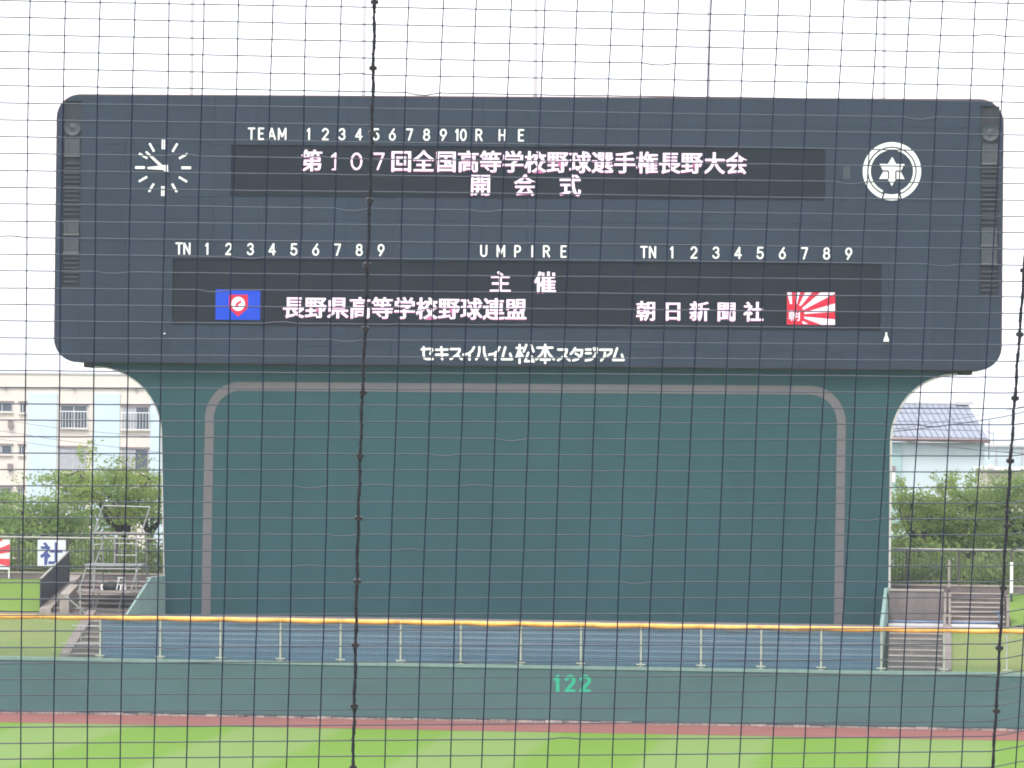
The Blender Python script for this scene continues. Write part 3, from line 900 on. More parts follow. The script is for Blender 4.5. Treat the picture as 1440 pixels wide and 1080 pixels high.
star = [e(694, 408), e(716, 448), e(764, 448), e(741, 489), e(764, 531), e(715, 531), e(693, 571), e(671, 531), e(622, 531), e(646, 489), e(624, 448), e(671, 448)]
mb = MB()
for i in range(12):
    mb.prism([(0, 0), star[i], star[(i+1) % 12]], -.025, 0)
recalc(mb.build('star', M_white, em_))
mb = MB()
for pts in ([e(640, 487), e(674, 487), e(674, 532)], [e(748, 487), e(715, 487), e(715, 532)]):
    mb.ribbon(pts, 1.05*S, -.029, -.024, False)
recalc(mb.build('star_groove', M_plate, em_))

# stadium name in rounded letters
A_, B_ = 580, 730
def strokes():
    A = lambda *p: [(580+x/9, 470+y/9) for x, y in p]
    Bb = lambda *p: [(730+x/9, 470+y/9) for x, y in p]
    return [
     [A((130, 196), (258, 188), (264, 205), (238, 252)), A((155, 168), (155, 265), (165, 305), (195, 318), (268, 318))],
     [A((312, 200), (455, 198)), A((312, 262), (455, 262)), A((378, 168), (390, 320))],
     [A((498, 192), (610, 192), (604, 225), (575, 265), (495, 318)), A((575, 262), (635, 320))],
     [A((790, 168), (765, 215), (720, 250), (655, 262)), A((733, 250), (733, 325))],
     [A((858, 168), (858, 225), (845, 280), (818, 322)), A((916, 168), (918, 235), (935, 290), (955, 322))],
     [A((1112, 168), (1090, 215), (1045, 250), (980, 262)), A((1058, 250), (1058, 325))],
     [A((1185, 170), (1142, 320), (1270, 320), (1245, 250))],
     [A((1328, 178), (1402, 178)), A((1365, 140), (1365, 366)), A((1362, 200), (1325, 295)), A((1370, 225), (1402, 278)), Bb((100, 140), (68, 222)), Bb((160, 140), (192, 222)), Bb((125, 238), (85, 345), (180, 345)), Bb((165, 285), (192, 350))],
     [Bb((240, 174), (430, 174)), Bb((338, 138), (338, 366)), Bb((325, 185), (290, 260), (225, 322)), Bb((350, 185), (390, 260), (448, 322)), Bb((280, 325), (395, 325))],
     [Bb((502, 198), (610, 198), (605, 235), (570, 285), (500, 333)), Bb((590, 280), (645, 335))],
     [Bb((715, 180), (695, 215), (662, 252)), Bb((705, 205), (805, 205), (795, 265), (750, 318), (692, 335)), Bb((722, 248), (775, 280))],
     [Bb((852, 198), (912, 198)), Bb((852, 245), (912, 245)), Bb((985, 232), (962, 285), (915, 325), (850, 335)), Bb((953, 182), (960, 203)), Bb((985, 178), (992, 200))],
     [Bb((1030, 200), (1178, 200), (1165, 245), (1125, 275)), Bb((1092, 235), (1085, 290), (1045, 335))],
     [Bb((1245, 182), (1195, 330), (1328, 330), (1305, 262))]]
for g in strokes():
    mb = MB()
    for si, st in enumerate(g):
        mb.ribbon([bp(*p) for p in st], 1.62*S, -.50-.0021*si, -.47)
    recalc(mb.build('name_letter', M_white, SB))
# small white siren lamp and lens
x_, z_ = bp(1245.5, 481)
mb = MB(); v = []; K = 12
for rr_, zz in ((.10, 0), (.105, .05), (.085, .12), (.05, .2), (.035, .24), (.04, .27), (.03, .33), (.0, .35)):
    v += [(x_+rr_*math.cos(2*math.pi*k/K), -.56+rr_*math.sin(2*math.pi*k/K), z_-.0+zz) for k in range(K)]
mb.add(v, [(i*K+k, i*K+(k+1) % K, (i+1)*K+(k+1) % K, (i+1)*K+k) for i in range(7) for k in range(K)])
mb.box(x_-.03, x_+.03, -.55, -.47, z_+.02, z_+.08)
recalc(mb.build('siren_lamp', M_white, SB))
x_, z_ = bp(234, 469.5)
MB().box(x_-.04, x_+.04, -.5, -.47, z_-.015, z_+.015).build('small_light', M_white, SB)
x_, z_ = bp(1190, 244)
MB().box(x_-.13, x_+.13, -.478, -.468, z_-.23, z_+.23).build('access_hatch', mat('hatch_grey', (.030, .042, .056), .6), SB)
# thin lightning rods on the roof
for px in (220.5, 235.5):
    x_, z_ = bp(px, 134)
    MB().tube([(x_, 1.0, HZ1), (x_, 1.0, HZ1+.30)], .012, 6).build('roof_stub', M_pale, SB)
# wing walls stepping down beside the wall
def wing(name, pts, th):   # pts: world (X,Y) near/far with (z) ; polygon in plane, thickness in X
    v0 = [Vector(p) for p in pts]; v1 = [p+Vector((th, 0, 0)) for p in v0]
    n = len(v0)
    mb = MB().add([tuple(p) for p in v0+v1], [tuple(range(n)), tuple(range(2*n-1, n-1, -1))]+[(i, (i+1) % n, (i+1) % n+n, i+n) for i in range(n)])
    o = recalc(mb.build(name, M_wing))
    o.parent = SB
    # points are world coordinates: bring them into the scoreboard frame
    inv = Matrix.Translation(B.o) @ Matrix.Rotation(-B.yaw, 4, 'Z')
    inv = inv.inverted()
    o.data.transform(inv)
    return o
def wpt(px, py, D):
    r = ray(px, py); return CP + r*(D/r.y)
wing('wing_wall', [wpt(232.5, 809.5, 146.4), wpt(213, 812, 145.2), wpt(178, 866, 142.9), wpt(176, 900, 142.9), wpt(232.5, 900, 146.4)], -.08)
MB().tube([B.world(0, 0, 0)*0+Vector((bp(213, 812)[0], -1.2, bp(213, 812)[1]+.02)), Vector((bp(232, 810)[0], -.1, bp(232, 810)[1]+.02))], .03, 6).build('wing_cap', M_pale, SB)
wing('wing_wall', [wpt(1249, 826, 145.2), wpt(1243.5, 827, 143.8), wpt(1237.5, 876, 139.5), wpt(1236.5, 890, 138.6), wpt(1236.5, 946, 138.6), wpt(1248, 946, 144.9)], .12)

M_pole = mat('pale_pole_paint', (0.36, 0.34, 0.36), .5, .05, 1)
# ------------------------------------------------------------------ tall poles behind the scoreboard
for k, px in enumerate((269.5, 511.5, 753, 996.5, 1243)):
    r = ray(px, 100); D = 152.5 - (px-740)*.0015*2
    P_ = CP + r*(D/r.y)
    lab = ('tall pale pole behind the scoreboard above the clock', 'tall pale pole just left of the dark net cable', 'tall pale pole rising behind the middle of the scoreboard', 'tall pale pole between the middle and the emblem', 'tall pale pole rising straight above the round emblem')[k]
    o = empty('tall_pole', (P_.x, D, 4.2)); tag(o, lab, 'pole', 'tall poles behind the scoreboard')
    MB().tube([(0, 0, 0), (0, 0, 12), (0, 0, 24)], [.085, .075, .065], 10).build('pole_shaft', M_pole, o, True)
    MB().box(-.2, .2, -.2, .2, 0, .06).build('base_plate', M_galv, o)

# ------------------------------------------------------------------ scaffold tower at left
sc_ = FN.root('scaffold_tower')
tag(sc_, 'galvanised scaffold tower with plank decks standing on the left stairs', 'scaffold')
def fp(px, py, d): x, z = FN.at(px, py, d); return (x, d, z)
def pole(p, q_, r=.026, name='scaffold_tube', m_=None): return MB().tube([p, q_], r, 7).build(name, m_ or M_galv, sc_)
dF, dB = 5.9, 7.4
for px, y0, y1, d in ((131, 753, 866, dF), (191.5, 753, 866, dF), (145, 753, 820, dB), (206, 757, 820, dB), (161, 756, 795, dF), (113, 826, 933, 4.5), (113.5, 880, 936, 2.0)):
    pole(fp(px, y0, d), fp(px, y1, d))
for a, b_, d in (((130, 757), (144.5, 712), dF), ((197, 755), (211, 713), dF), ((134, 792), (146, 762), dF), ((122, 797), (110, 834), dF-.6), ((195, 797), (183, 834), dF-.6), ((205, 795), (188, 832), dB), ((134, 797), (131, 832), dF), ((140, 832), (133, 860), dF), ((172, 832), (166, 866), dF)):
    pole(fp(*a, d), fp(*b_, d), .03 if d < 7 else .02)
for a, b_, d in (((144.5, 711), (211, 713), dF), ((161, 764), (191, 765), dF), ((161, 780.5), (191, 781), dF), ((131, 766), (145, 765), dB), ((145, 811.5), (185, 811), dB), ((110, 847), (198, 849), dF), ((112, 857), (192, 859), dF), ((101, 880), (142, 880.5), 3.2), ((85, 905), (141, 906), 1.2), ((138, 819), (188, 820), dF), ((122, 799.5), (198, 800), dF), ((206, 765), (228, 766), dB), ((206, 795), (212, 830), dB)):
    pole(fp(*a, d), fp(*b_, d), .022)
pole(fp(91.5, 838, 4.6), fp(120, 862, 4.6), .03)
for (x0p, x1p, yt, yb, d) in ((126, 204, 748, 753, dF), (120, 200, 791.5, 797, dF), (108, 198, 831, 834.5, dF-.4)):
    a = FN.at(x0p, yt, d); b_ = FN.at(x1p, yb, d); n = 4
    for k in range(n):
        MB().box(a[0]+.02*k, b_[0]-.03*k, d-.05+k*.36, d+.28+k*.36, b_[1], b_[1]+.075).build('deck_plank', M_plank if yt != 791.5 else M_galv, sc_)
# things left on the scaffold
def thing(name, label, cat): o = FN.root(name); tag(o, label, cat); return o
bg_ = thing('black_bag', 'round black bag lying on the lowest scaffold deck', 'bag')
x_, z_ = FN.at(154, 833, dF)
mb = MB(); v = []; K = 14; rings = [(0.02, 0), (.26, .02), (.31, .12), (.27, .24), (.15, .31), (.03, .33)]
for j, (rr_, zz) in enumerate(rings):
    v += [(x_+rr_*1.1*math.cos(2*math.pi*k/K)*(1+.08*math.sin(3*k+j)), dF+.4+rr_*.7*math.sin(2*math.pi*k/K), z_+.05+zz+.02*math.sin(2*k+j)) for k in range(K)]
mb.add(v, [(i*K+k, i*K+(k+1) % K, (i+1)*K+(k+1) % K, (i+1)*K+k) for i in range(5) for k in range(K)])
recalc(mb.build('bag_body', M_black, bg_, True))
for s_ in (-.33, .33): MB().tube([(x_+s_, dF+.3, z_+.05), (x_+s_*1.12, dF+.3, z_+.18), (x_+s_, dF+.3, z_+.28)], .035, 6).build('bag_handle', M_white, bg_)
st_ = thing('white_stool', 'small white stool on the lowest scaffold deck beside the black bag', 'stool')
x_, z_ = FN.at(168, 832, dF); z_ += .06
for s_ in (-1, 1):
    for t_ in (-1, 1): MB().tube([(x_+s_*.15, dF+.35+t_*.12, z_), (x_+s_*.09, dF+.35+t_*.08, z_+.42)], .02, 6).build('leg', M_white, st_)
MB().box(x_-.13, x_+.13, dF+.24, dF+.46, z_+.42, z_+.46).build('seat', M_white, st_)
MB().box(x_-.13, x_+.13, dF+.26, dF+.28, z_+.18, z_+.2).build('stretcher', M_white, st_)
cr_ = thing('blue_bundle', 'folded blue sheet lying on the stairs under the scaffold', 'sheet')
x_, z_ = FN.at(136, 866, 5.8)
MB().hexa([(x_-.2, 5.8, z_), (x_+.3, 5.8, z_), (x_+.28, 6.1, z_), (x_-.2, 6.1, z_)], [(x_-.18, 5.83, z_+.12), (x_+.24, 5.83, z_+.06), (x_+.24, 6.08, z_+.08), (x_-.15, 6.08, z_+.15)]).build('sheet_fold', M_bluet, cr_)

# ------------------------------------------------------------------ trees
def leaf_mat(name, c1, c2):
    return mat(name, c1, .6, .1, 0.9, col2=c2, trans=.5, spec=.25, detail=3)
M_leafA = leaf_mat('cherry_leaves_light', (0.37, 0.46, 0.13), (0.15, 0.24, 0.08))
M_leafB = leaf_mat('cherry_leaves_deep', (0.29, 0.39, 0.12), (0.13, 0.21, 0.08))
M_leafC = leaf_mat('young_leaves', (0.33, 0.43, 0.15), (0.15, 0.24, 0.09))
def tree(px, D, py_top, half_px, label, seed, M_leaf, zb=4.28, low=.42, lean=0, nclus=60, leaf=.072, shoots=0, nleaf=175):
    rg = np.random.RandomState(seed); rq = random.Random(seed)
    k = D/F
    r = ray(px, 700); X = (CP+r*(D/r.y)).x
    ztop = (CP+ray(px, py_top)*(D/ray(px, py_top).y)).z
    H = ztop-zb; Rr = half_px*k
    root = empty('tree', (X, D, zb)); tag(root, label, 'tree', 'trees beyond the stadium bank')
    zc0 = H*low
    tips = []
    for _ in range(nclus):
        while True:
            p = rg.uniform(-1, 1, 3)
            if .15 < p.dot(p) < 1: break
        # spreading dome
        x = p[0]*Rr; y = p[1]*min(Rr, 2.6); zz = zc0+(H-zc0)*(.5+.5*p[2]*math.sqrt(max(.05, 1-.45*(p[0]**2))))
        tips.append(np.array((x+lean*(zz/H), y, zz)))
    tb = MB()
    fork = Vector((lean*.25, 0, H*.30))
    tb.tube([(0, 0, -.2), (lean*.08, 0, H*.14), fork], [.19, .15, .13], 8)
    limbs = []
    nl = 7
    for i in range(nl):
        a = 2*math.pi*i/nl+rq.random(); rr_ = rq.uniform(.35, .7)
        e_ = Vector((Rr*rr_*math.cos(a)+lean*.7, min(Rr, 2.6)*rr_*math.sin(a), H*rq.uniform(.58, .88)))
        m1 = fork.lerp(e_, .35)+Vector((rq.uniform(-.15, .15), 0, -.12)); m2 = fork.lerp(e_, .7)+Vector((rq.uniform(-.2, .2), 0, .1))
        tb.tube([fork, m1, m2, e_], [.10, .075, .05, .025], 6); limbs += [m1, m2, e_, fork.lerp(m1, .6)]
    for t_ in tips:
        tv = Vector(t_); n0 = min(limbs, key=lambda q_: (q_-tv).length)
        md = n0.lerp(tv, .5)+Vector((0, 0, -.08))
        tb.tube([n0, md, tv], [.026, .016, .008], 4, False)
    tb.build('trunk', M_bark, root, True)
    C_ = []
    for t_ in tips:
        n = int(nleaf*rg.uniform(.5, 1.35)); sp_ = rg.uniform(.22, .46)*min(1.2, Rr/2.2+.3)
        C_.append(t_+rg.normal(0, 1, (n, 3))*np.array((sp_*1.45, sp_, sp_*.26)))
    for s_ in range(shoots):
        b0 = tips[rg.randint(len(tips))].copy(); b0[2] = H*.93
        dirn = np.array((rg.uniform(-.5, .5), 0, 1.0)); L = rg.uniform(.5, 1.0)
        tt = rg.uniform(0, 1, (70, 1)); C_.append(b0+tt*dirn*L+rg.normal(0, .10, (70, 3)))
    C_ = np.concatenate(C_)
    n = len(C_)
    u_ = rg.normal(0, 1, (n, 3)); u_ /= np.linalg.norm(u_, axis=1)[:, None]
    w_ = rg.normal(0, 1, (n, 3)); w_[:, 2] *= .5
    v_ = np.cross(u_, w_); v_ /= np.linalg.norm(v_, axis=1)[:, None]
    sz = leaf*rg.uniform(.55, 1.3, (n, 1))
    A = C_-u_*sz; Bq = C_+v_*sz*.5; Cq = C_+u_*sz; Dq = C_-v_*sz*.5
    vv = np.stack([A, Bq, Cq, Dq], 1).reshape(-1, 3)
    me = bpy.data.meshes.new('crown')
    me.vertices.add(4*n); me.vertices.foreach_set('co', vv.ravel())
    me.loops.add(4*n); me.loops.foreach_set('vertex_index', np.arange(4*n))
    me.polygons.add(n); me.polygons.foreach_set('loop_start', np.arange(n)*4); me.polygons.foreach_set('loop_total', np.full(n, 4))
    me.materials.append(M_leaf); me.update(); me.validate()
    o = bpy.data.objects.new('crown', me); COL.objects.link(o); o.parent = root
    return root
tree(190, 158, 640, 86, 'broad light green tree beside the left edge of the scoreboard', 1, M_leafA, low=.38, lean=-1.5, nclus=58, shoots=3)
tree(212, 163, 652, 45, 'narrow tree squeezed behind the left scoreboard edge', 2, M_leafA, low=.34, nclus=20)
tree(60, 161, 702, 62, 'low spreading tree behind the blue character sign', 3, M_leafB, low=.2, nclus=60)
tree(-10, 165, 690, 60, 'tree cut by the left edge of the picture', 4, M_leafB, low=.2, nclus=55)
tree(118, 168, 715, 60, 'darker tree in the gap behind the scaffold tower', 5, M_leafB, low=.0, nclus=26)
tree(1290, 158, 684, 62, 'bright green tree touching the right edge of the scoreboard', 6, M_leafA, low=.16, nclus=58, shoots=7)
tree(1362, 160, 680, 62, 'tree with tall leafy shoots behind the beige post', 7, M_leafA, low=.18, nclus=58, shoots=7)
tree(1435, 157, 658, 60, 'taller tree at the right edge behind the white post', 8, M_leafC, low=.2, nclus=58, shoots=2)
tree(1325, 167, 715, 70, 'shaded tree in the second row right of the scoreboard', 9, M_leafB, low=.02, nclus=50)
tree(1425, 168, 712, 60, 'shaded tree of the second row near the right edge', 10, M_leafB, low=.02, nclus=60)
# undergrowth behind the railings
def under(name, s0, s1, seed):
    rg = np.random.RandomState(seed); n = int((s1-s0)*950)
    C_ = np.stack([rg.uniform(s0, s1, n), rg.uniform(12.0, 16.0, n), 4.3+np.abs(rg.normal(0, .62, n))], 1)
    u_ = rg.normal(0, 1, (n, 3)); u_ /= np.linalg.norm(u_, axis=1)[:, None]
    v_ = np.cross(u_, rg.normal(0, 1, (n, 3))); v_ /= np.linalg.norm(v_, axis=1)[:, None]
    sz = rg.uniform(.06, .16, (n, 1))
    vv = np.stack([C_-u_*sz, C_+v_*sz*.5, C_+u_*sz, C_-v_*sz*.5], 1).reshape(-1, 3)
    me = bpy.data.meshes.new(name); me.vertices.add(4*n); me.vertices.foreach_set('co', vv.ravel())
    me.loops.add(4*n); me.loops.foreach_set('vertex_index', np.arange(4*n))
    me.polygons.add(n); me.polygons.foreach_set('loop_start', np.arange(n)*4); me.polygons.foreach_set('loop_total', np.full(n, 4))
    me.materials.append(M_leafB); me.update()
    o = bpy.data.objects.new(name, me); COL.objects.link(o); o.location = FN.o; o.rotation_euler = (0, 0, -FN.yaw)
    return o
tag(under('undergrowth', sx(-90, 13, 800), sx(240, 13, 800), 21), 'leafy undergrowth behind the left picket railing', 'bushes', kind='stuff')
tag(under('undergrowth', sx(1240, 13, 800), sx(1530, 13, 800), 22), 'leafy undergrowth behind the right picket railing', 'bushes', kind='stuff')

# ------------------------------------------------------------------ apartment block (left, far)
M_cream = mat('cream_render', (0.66, 0.60, 0.54), .85, .04, .4, stretch=(1, 1, .3))
M_lblue = mat('pale_blue_render', (0.52, 0.62, 0.70), .85, .04, .4)
M_frame = mat('window_frame_grey', (0.45, 0.45, 0.46), .5, .08, 3)
M_glass = mat('window_glass', (0.07, 0.09, 0.115), .15, .15, 1.5)
M_curt = mat('curtained_glass', (0.36, 0.37, 0.40), .35, .12, 2.5, stretch=(4, 1, 1))
M_vent = mat('vent_brown', (0.24, 0.19, 0.19), .6, .1, 4)
AP = Frame(120, 262.0, 0.03, 0.0)
ap = AP.root('apartment_building')
tag(ap, 'cream and pale blue apartment block with railed windows, left of the scoreboard', 'building')
ax = lambda px, py=600: AP.at(px, py)[0]
az = lambda py, px=120: AP.at(px, py)[1]
ztop = az(527)
MB().box(ax(-260), ax(330), 0.0, 12, -.02, ztop-.9).build('wall', M_cream, ap)
MB().box(ax(-260)-.1, ax(330)+.1, -.12, 12.1, ztop-.9, ztop).build('parapet', M_cream, ap)
MB().box(ax(-260)-.15, ax(330)+.15, -.18, 12.2, ztop, ztop+.12).build('parapet_cap', M_frame, ap)
for a, b_ in ((-140, -104), (-50, -12-2), (39, 80), (131, 168.5), (211, 250)):
    if a == -50: continue
    MB().box(ax(a), ax(b_), -.10, .0, 0, az(553)).build('blue_wall_strip', M_lblue, ap)
def window(px0, px1, py0, py1, rail=False, curt=(0, 1), deep=.12):
    x0, x1, z0, z1 = ax(px0), ax(px1), az(py1), az(py0)
    fw = .06
    w_ = MB().box(x0, x1, -.06, -.005, z1-fw, z1).box(x0, x1, -.06, -.005, z0, z0+fw).box(x0, x0+fw, -.06, -.005, z0+fw, z1-fw).box(x1-fw, x1, -.06, -.005, z0+fw, z1-fw)
    xm = (x0+x1)/2
    w_.box(xm-fw/2, xm+fw/2, -.05, -.005, z0+fw, z1-fw)
    wo = w_.build('window', M_frame, ap)
    MB().box(x0+fw, xm-fw/2, -.03, -.01, z0+fw, z1-fw).build('pane', M_curt if curt[0] else M_glass, wo)
    MB().box(xm+fw/2, x1-fw, -.03, -.01, z0+fw, z1-fw).build('pane', M_curt if curt[1] else M_glass, wo)
    MB().box(x0-.08, x1+.08, -.12, -.005, z1, z1+.10).build('lintel', M_vent, wo)
    MB().box(x0-.06, x1+.06, -.16, -.005, z0-.07, z0).build('sill', M_cream, wo)
    if rail:
        mb = MB(); zr = z0+(z1-z0)*.72
        mb.box(x0-.04, x1+.04, -.3, -.27, zr, zr+.05).box(x0-.04, x1+.04, -.3, -.27, z0+.02, z0+.06)
        mb.box(x0-.04, x1+.04, -.3, -.27, z0+(z1-z0)*.36, z0+(z1-z0)*.36+.03)
        n = 9
        for k in range(n+1):
            x = x0+(x1-x0)*k/n; mb.box(x-.012, x+.012, -.295, -.275, z0+.06, zr)
        mb.build('window_railing', M_white, wo)
window(84.5, 123, 570, 603, True, (0, 0)); window(171.5, 210, 571, 604, True, (1, 0))
window(83.5, 122.5, 629, 664, False, (1, 1)); window(171, 209.5, 630, 665, False, (1, 0))
window(83, 122, 689, 724, True, (1, 0)); window(171, 209, 690, 725, True, (0, 1))
for i, yy in enumerate((567, 627, 687)):
    window(-12, 17.5, yy, yy+13.5, False, (i % 2, 0)); window(27.5-i*.8, 36-i*.8, yy, yy+15 - i, False, (0, 0))
    window(-100, -60, yy, yy+34, True, (1, 0))
    if i < 2: 
        x0, x1 = ax(12), ax(18.5)
        MB().box(x0, x1, -.28, -.005, az(yy+35.5), az(yy+26)).build('vent_hood', M_vent, ap)
for px in (8, 104.5, 191): MB().box(ax(px)-.07, ax(px)+.07, -.16, -.005, az(548.5), az(545)).build('drain_spout', M_vent, ap)

# ------------------------------------------------------------------ house with panelled roof (right, far)
M_cyan = mat('pale_cyan_wall', (0.50, 0.585, 0.61), .8, .04, .5)
M_cyan2 = mat('cyan_corner_wall', (0.34, 0.49, 0.50), .8, .05, .5)
M_solar = mat('roof_panel_pale', (0.21, 0.23, 0.29), .5, .08, 1.5, objvar=.05)
M_seam = mat('roof_seam', (0.13, 0.13, 0.16), .5, .1, 2)
M_eave = mat('brown_eave', (0.26, 0.17, 0.15), .6, .1, 3)
HD = Frame(1300, 226.0, 0.0, 0.0)
hs = HD.root('house')
tag(hs, 'pale house with a pitched panelled roof at the right of the scoreboard', 'house')
hx = lambda px, py=620: HD.at(px, py)[0]
hz = lambda py, px=1320: HD.at(px, py)[1]
def hp(px, py, d): x, z = HD.at(px, py, d); return Vector((x, d, z))
rA, rB = hp(1200, 567.5, 6.0), hp(1362.5, 570.5, 6.0)
eA, eB = hp(1226, 615, 0.0), hp(1391, 618.5, 0.0)
ncol, nrow = 19, 4
MB().hexa([rA+Vector((0, .1, -.14)), rB+Vector((0, .1, -.14)), eB+Vector((0, 0, -.14)), eA+Vector((0, 0, -.14))], [rA+Vector((0, .1, -.05)), rB+Vector((0, .1, -.05)), eB+Vector((0, 0, -.05)), eA+Vector((0, 0, -.05))]).build('roof', M_seam, hs)
rows_ = [0, .30, .55, .78, 1.0]
for c in range(ncol):
    for r_ in range(nrow):
        a0, a1 = c/ncol, (c+.88)/ncol; b0, b1 = rows_[r_]+.0, rows_[r_+1]-.03
        def Q(a, b_): return rA.lerp(rB, a).lerp(eA.lerp(eB, a), b_)
        q_ = [Q(a0, b0), Q(a1, b0), Q(a1, b1), Q(a0, b1)]
        up = Vector((0, 0, .05))
        MB().hexa([p-up*.7 for p in q_], [p+up for p in q_]).build('roof_panel', M_solar, hs)
MB().tube([rA+Vector((0, 0, .1)), rB+Vector((0, 0, .1))], .12, 8).build('ridge_cap', M_frame, hs)
MB().box(rB.x-.8, rB.x+.25, 5.7, 6.3, rB.z+.05, rB.z+.22).build('ridge_end_tile', M_frame, hs)
MB().tube([eA+Vector((0, -.08, -.08)), eB+Vector((.05, -.08, -.08))], .11, 8).build('gutter', M_eave, hs)
wzt = hz(620)
MB().box(hx(1226), hx(1386), .5, 11, -.02, wzt-.1).build('wall', M_cyan, hs)
MB().box(hx(1226), hx(1269), .38, .5, -.02, wzt-.12).build('corner_wall', M_cyan2, hs)
MB().prismx([(.6, wzt-.1), (11, wzt-.1), (6.1, rB.z-.15)], hx(1383)-.6, hx(1383)-.5).build('gable', M_cyan, hs)
MB().box(hx(1256.3), hx(1260.3), .33, .38, hz(664), hz(656)).build('wall_sign', M_vent, hs)
MB().box(hx(1256.0), hx(1260.3), .33, .38, hz(679), hz(664.3)).build('wall_sign', M_white, hs)
an = MB().tube([(hx(1392.5), .6, wzt-1), (hx(1392.5), .6, hz(590))], .03, 6).tube([(hx(1390), .6, hz(605)), (hx(1398), .6, hz(610))], .02, 5).tube([(hx(1398.5), .6, hz(625)), (hx(1398.5), .6, hz(606))], .02, 5)
an.build('antenna', M_seam, hs)

wh = Frame(1440, 240.0, 0.0, 0.0); who = wh.root('warehouse')
tag(who, 'long low pale cyan warehouse reaching the right edge of the picture', 'building')
MB().box(wh.at(1370, 640)[0], wh.at(1640, 640)[0], 0, 20, -.02, wh.at(1440, 629)[1]).build('wall', M_cyan, who)
MB().box(wh.at(1370, 640)[0]-.1, wh.at(1640, 640)[0], -.15, 20, wh.at(1440, 629)[1], wh.at(1440, 626)[1]).build('roof', M_frame, who)
for k in range(6):
    x = wh.at(1400+k*36, 640)[0]; MB().box(x, x+.08, -.05, 0, 0, wh.at(1440, 631)[1]).build('wall_batten', M_frame, who)
sh_ = Frame(1410, 200.0, 0.0, 0.0); sho = sh_.root('garden_shed')
tag(sho, 'small beige shed with white roof half hidden by the right-hand trees', 'shed')
MB().box(sh_.at(1388, 660)[0], sh_.at(1470, 660)[0], 0, 5, 0, sh_.at(1410, 661)[1]).build('wall', mat('beige_shed', (.50, .47, .36), .8), sho)
MB().box(sh_.at(1385, 660)[0], sh_.at(1475, 660)[0], -.3, 5.3, sh_.at(1410, 661)[1], sh_.at(1410, 657.5)[1]).build('roof', M_white, sho)
mb = MB(); x_, z_ = sh_.at(1393, 658)
mb.tube([(x_, -.2, z_), (x_, -.2, z_+.12), (x_, -.2, z_+.2)], [.2, .15, .02], 12); mb.build('roof_vent', M_white, sho)

# tan block seen between the left trees
# ------------------------------------------------------------------ utility cables
M_cable = mat('cable_grey', (0.10, 0.10, 0.12), .6, .1, 3)
def cable(pts, D0, D1, label, r=.022):
    P_ = []
    n = len(pts)
    for i, (px, py) in enumerate(pts):
        D = D0+(D1-D0)*i/(n-1); rr_ = ray(px, py); P_.append(CP+rr_*(D/rr_.y))
    # smooth
    Q_ = []
    for i in range(n-1):
        p0, p1, p2, p3 = P_[max(i-1, 0)], P_[i], P_[i+1], P_[min(i+2, n-1)]
        for k in range(6):
            t_ = k/6; Q_.append(.5*((2*p1)+(-p0+p2)*t_+(2*p0-5*p1+4*p2-p3)*t_*t_+(-p0+3*p1-3*p2+p3)*t_**3))
    Q_.append(P_[-1])
    tag(MB().tube(Q_, r, 5).build('utility_cable', M_cable), label, 'cable', 'cables strung past the far buildings')
cable([(1180, 608), (1252, 607), (1330, 598), (1400, 588), (1440, 579), (1560, 548)], 210, 190, 'upper dark cable rising to the right across the panelled roof', .028)
cable([(1180, 606), (1260, 603), (1340, 590), (1400, 580), (1440, 571), (1560, 540)], 212, 192, 'thin cable just above the dark one over the panelled roof', .014)
cable([(1200, 618), (1290, 622), (1380, 633), (1440, 638), (1560, 646)], 200, 195, 'cable sagging right below the brown eave')
cable([(1200, 610), (1310, 626), (1390, 634), (1440, 636), (1560, 640)], 203, 198, 'second cable sagging below the brown eave', .014)
cable([(-80, 583), (0, 590), (60, 599), (120, 606), (180, 611), (260, 618)], 215, 225, 'thin upper cable crossing the apartment windows', .012)
cable([(-80, 601), (0, 606), (70, 617), (140, 626), (260, 640)], 215, 225, 'thin middle cable crossing the apartment facade', .012)
cable([(-80, 612), (0, 618), (70, 627), (150, 640), (260, 652)], 215, 225, 'thin lowest cable crossing the apartment facade', .012)

# ------------------------------------------------------------------ backstop net in front of the camera
M_net = mat('net_wire', (0.011, 0.016, 0.048), .45, .15, 30, spec=.35)
M_neth = mat('net_wire_glossy', (0.014, 0.020, 0.048), .30, .15, 30, spec=1.0)
M_neth.node_tree.nodes['Principled BSDF'].inputs['Coat Weight'].default_value = 0.5
M_neth.node_tree.nodes['Principled BSDF'].inputs['Coat Roughness'].default_value = .12
M_neth.node_tree.nodes['Principled BSDF'].inputs['Coat IOR'].default_value = 1.7
M_netc = mat('net_cable', (0.018, 0.020, 0.030), .6, .3, 60)
M_clip = mat('cable_clip', (0.035, 0.032, 0.036), .45, .3, 50)
NM = np.array([[4.98056517e-02, -9.24344659e-04, -7.00767821e-01], [-2.98818018e-04, -2.43959328e-02, 5.31999449e-01], [7.12687358e-03, 5.02496065e-03, 5.78611120e+00]])
def cw_(c): return CP + CR*c[0] + CU*c[1] + CF*c[2]
e1 = CR*NM[0, 0]+CU*NM[1, 0]+CF*NM[2, 0]; e2 = CR*NM[0, 1]+CU*NM[1, 1]+CF*NM[2, 1]; o0 = cw_(NM[:, 2])
rot = Matrix.Rotation(R(28), 3, (-e2).normalized())
e1b = rot @ e1
if e1b.dot(CF) < e1.dot(CF): e1b = Matrix.Rotation(R(-28), 3, (-e2).normalized()) @ e1
nrm = e1.cross(e2).normalized()
org = o0 + e1*14 + e2*70
net = empty('safety_net', org); tag(net, 'fine dark safety net of rectangular mesh hung right in front of the camera', 'net')
def npnt(i, j):
    p = o0 + e2*j + (e1*min(i, 30)) + (e1b*max(0, i-30))
    return p - org
I0, I1, J0, J1 = -16, 42, -20, 70
WR = .00100
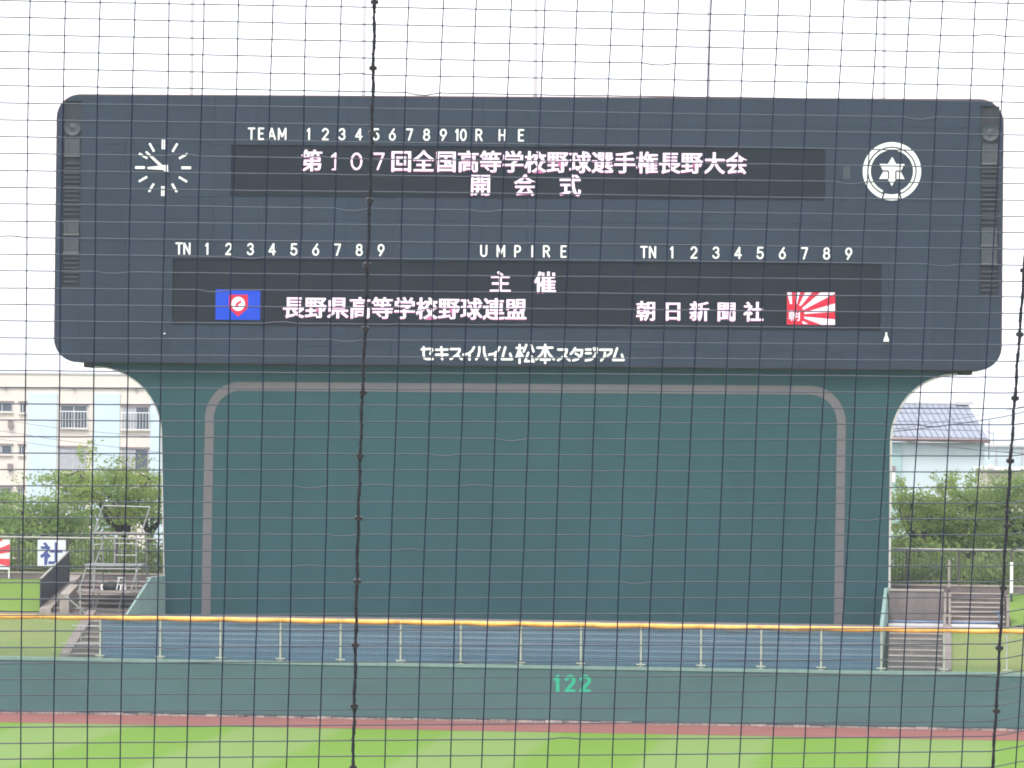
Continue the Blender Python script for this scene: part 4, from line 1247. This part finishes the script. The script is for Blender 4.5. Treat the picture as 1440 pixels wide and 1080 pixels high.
rn = random.Random(5)
for i in range(I0, I1+1):
    if i in (10, 30): continue
    ph = rn.uniform(0, 6)
    pts = [npnt(i+.020*math.sin(j*.21+ph)+rn.uniform(-.007, .007), j) for j in range(J0, J1+1, 2)]
    MB().tube(pts, WR*1.05, 5, False).build('vertical_wire', M_net, net, True)
for j in range(J0, J1+1):
    ph = rn.uniform(0, 6); pts = []
    slack = 0
    for i in range(I0, I1+1):
        base = .016*math.sin(i*.3+ph)+rn.uniform(-.008, .008)
        pts.append(npnt(i, j+base))
        sl = rn.random()
        dz = (rn.choice((-.09, .12, .16)) if sl < .02 else .006)
        if i < I1:
            for t_ in (.3, .6):
                pts.append(npnt(i+t_, j+base+dz*math.sin(math.pi*t_)))
    MB().tube(pts, WR, 5, False).build('horizontal_wire', M_neth, net, True)
for ci, (i, cj) in enumerate(((10, 3.92), (30, 3.985))):
    pts = []; 
    for j2 in range(J0*3, J1*3+1):
        j = j2/3
        pts.append(npnt(i+.012*math.sin(j*2.1)+.03*math.sin(j*.17), j) - nrm*0)
    rr_ = [.0024+.0005*math.sin(k*1.7)+rn.uniform(-.0003, .0003) for k in range(len(pts))]
    cb = MB().tube(pts, rr_, 7, False).build('seam_cable', M_netc, net, True)
    # thin lashing twisted round the cable
    tw = [npnt(i+.012*math.sin((k/8)*2.1)+.03*math.sin((k/8)*.17)+.055*math.cos(k*1.1), k/8)+nrm*.003*math.sin(k*1.1) for k in range(J0*8, J1*8+1)]
    MB().tube(tw, .0007, 4, False).build('lashing', M_netc, cb, True)
    ex, ez = (e1.normalized(), (-e2).normalized())
    for kk in range(-5, 17):
        j = (2.6, 2.45)[ci] + cj*kk + rn.uniform(-.07, .07)
        c_ = npnt(i+.012*math.sin(j*2.1)+.03*math.sin(j*.17), j)
        mb = MB()
        for (w, h, dpt, off) in ((.0056, .0026, .003, 0), (.0030, .0036, .0042, 0)):
            vs = [c_+ex*(sx_*w)+ez*(sz_*h)+nrm*(sy_*dpt) for sz_ in (-1, 1) for sy_ in (-1, 1) for sx_ in (-1, 1)]
            mb.add(vs, [(0, 2, 3, 1), (4, 5, 7, 6), (0, 1, 5, 4), (2, 6, 7, 3), (0, 4, 6, 2), (1, 3, 7, 5)])
        recalc(mb.build('clip', M_clip, cb))

# ------------------------------------------------------------------ humid summer air
hz_m = bpy.data.materials.new('haze'); hz_m.use_nodes = True
_n = hz_m.node_tree; _n.nodes.clear()
_v = _n.nodes.new('ShaderNodeVolumePrincipled'); _v.inputs['Density'].default_value = HAZE; _v.inputs['Color'].default_value = (.80, .91, 1, 1)
_o = _n.nodes.new('ShaderNodeOutputMaterial'); _n.links.new(_v.outputs[0], _o.inputs['Volume'])
hb = MB().box(-2700, 2700, -260, 4700, -1.2, 31).build('haze', hz_m); tag(hb, kind='stuff')
bpy.context.view_layer.update()
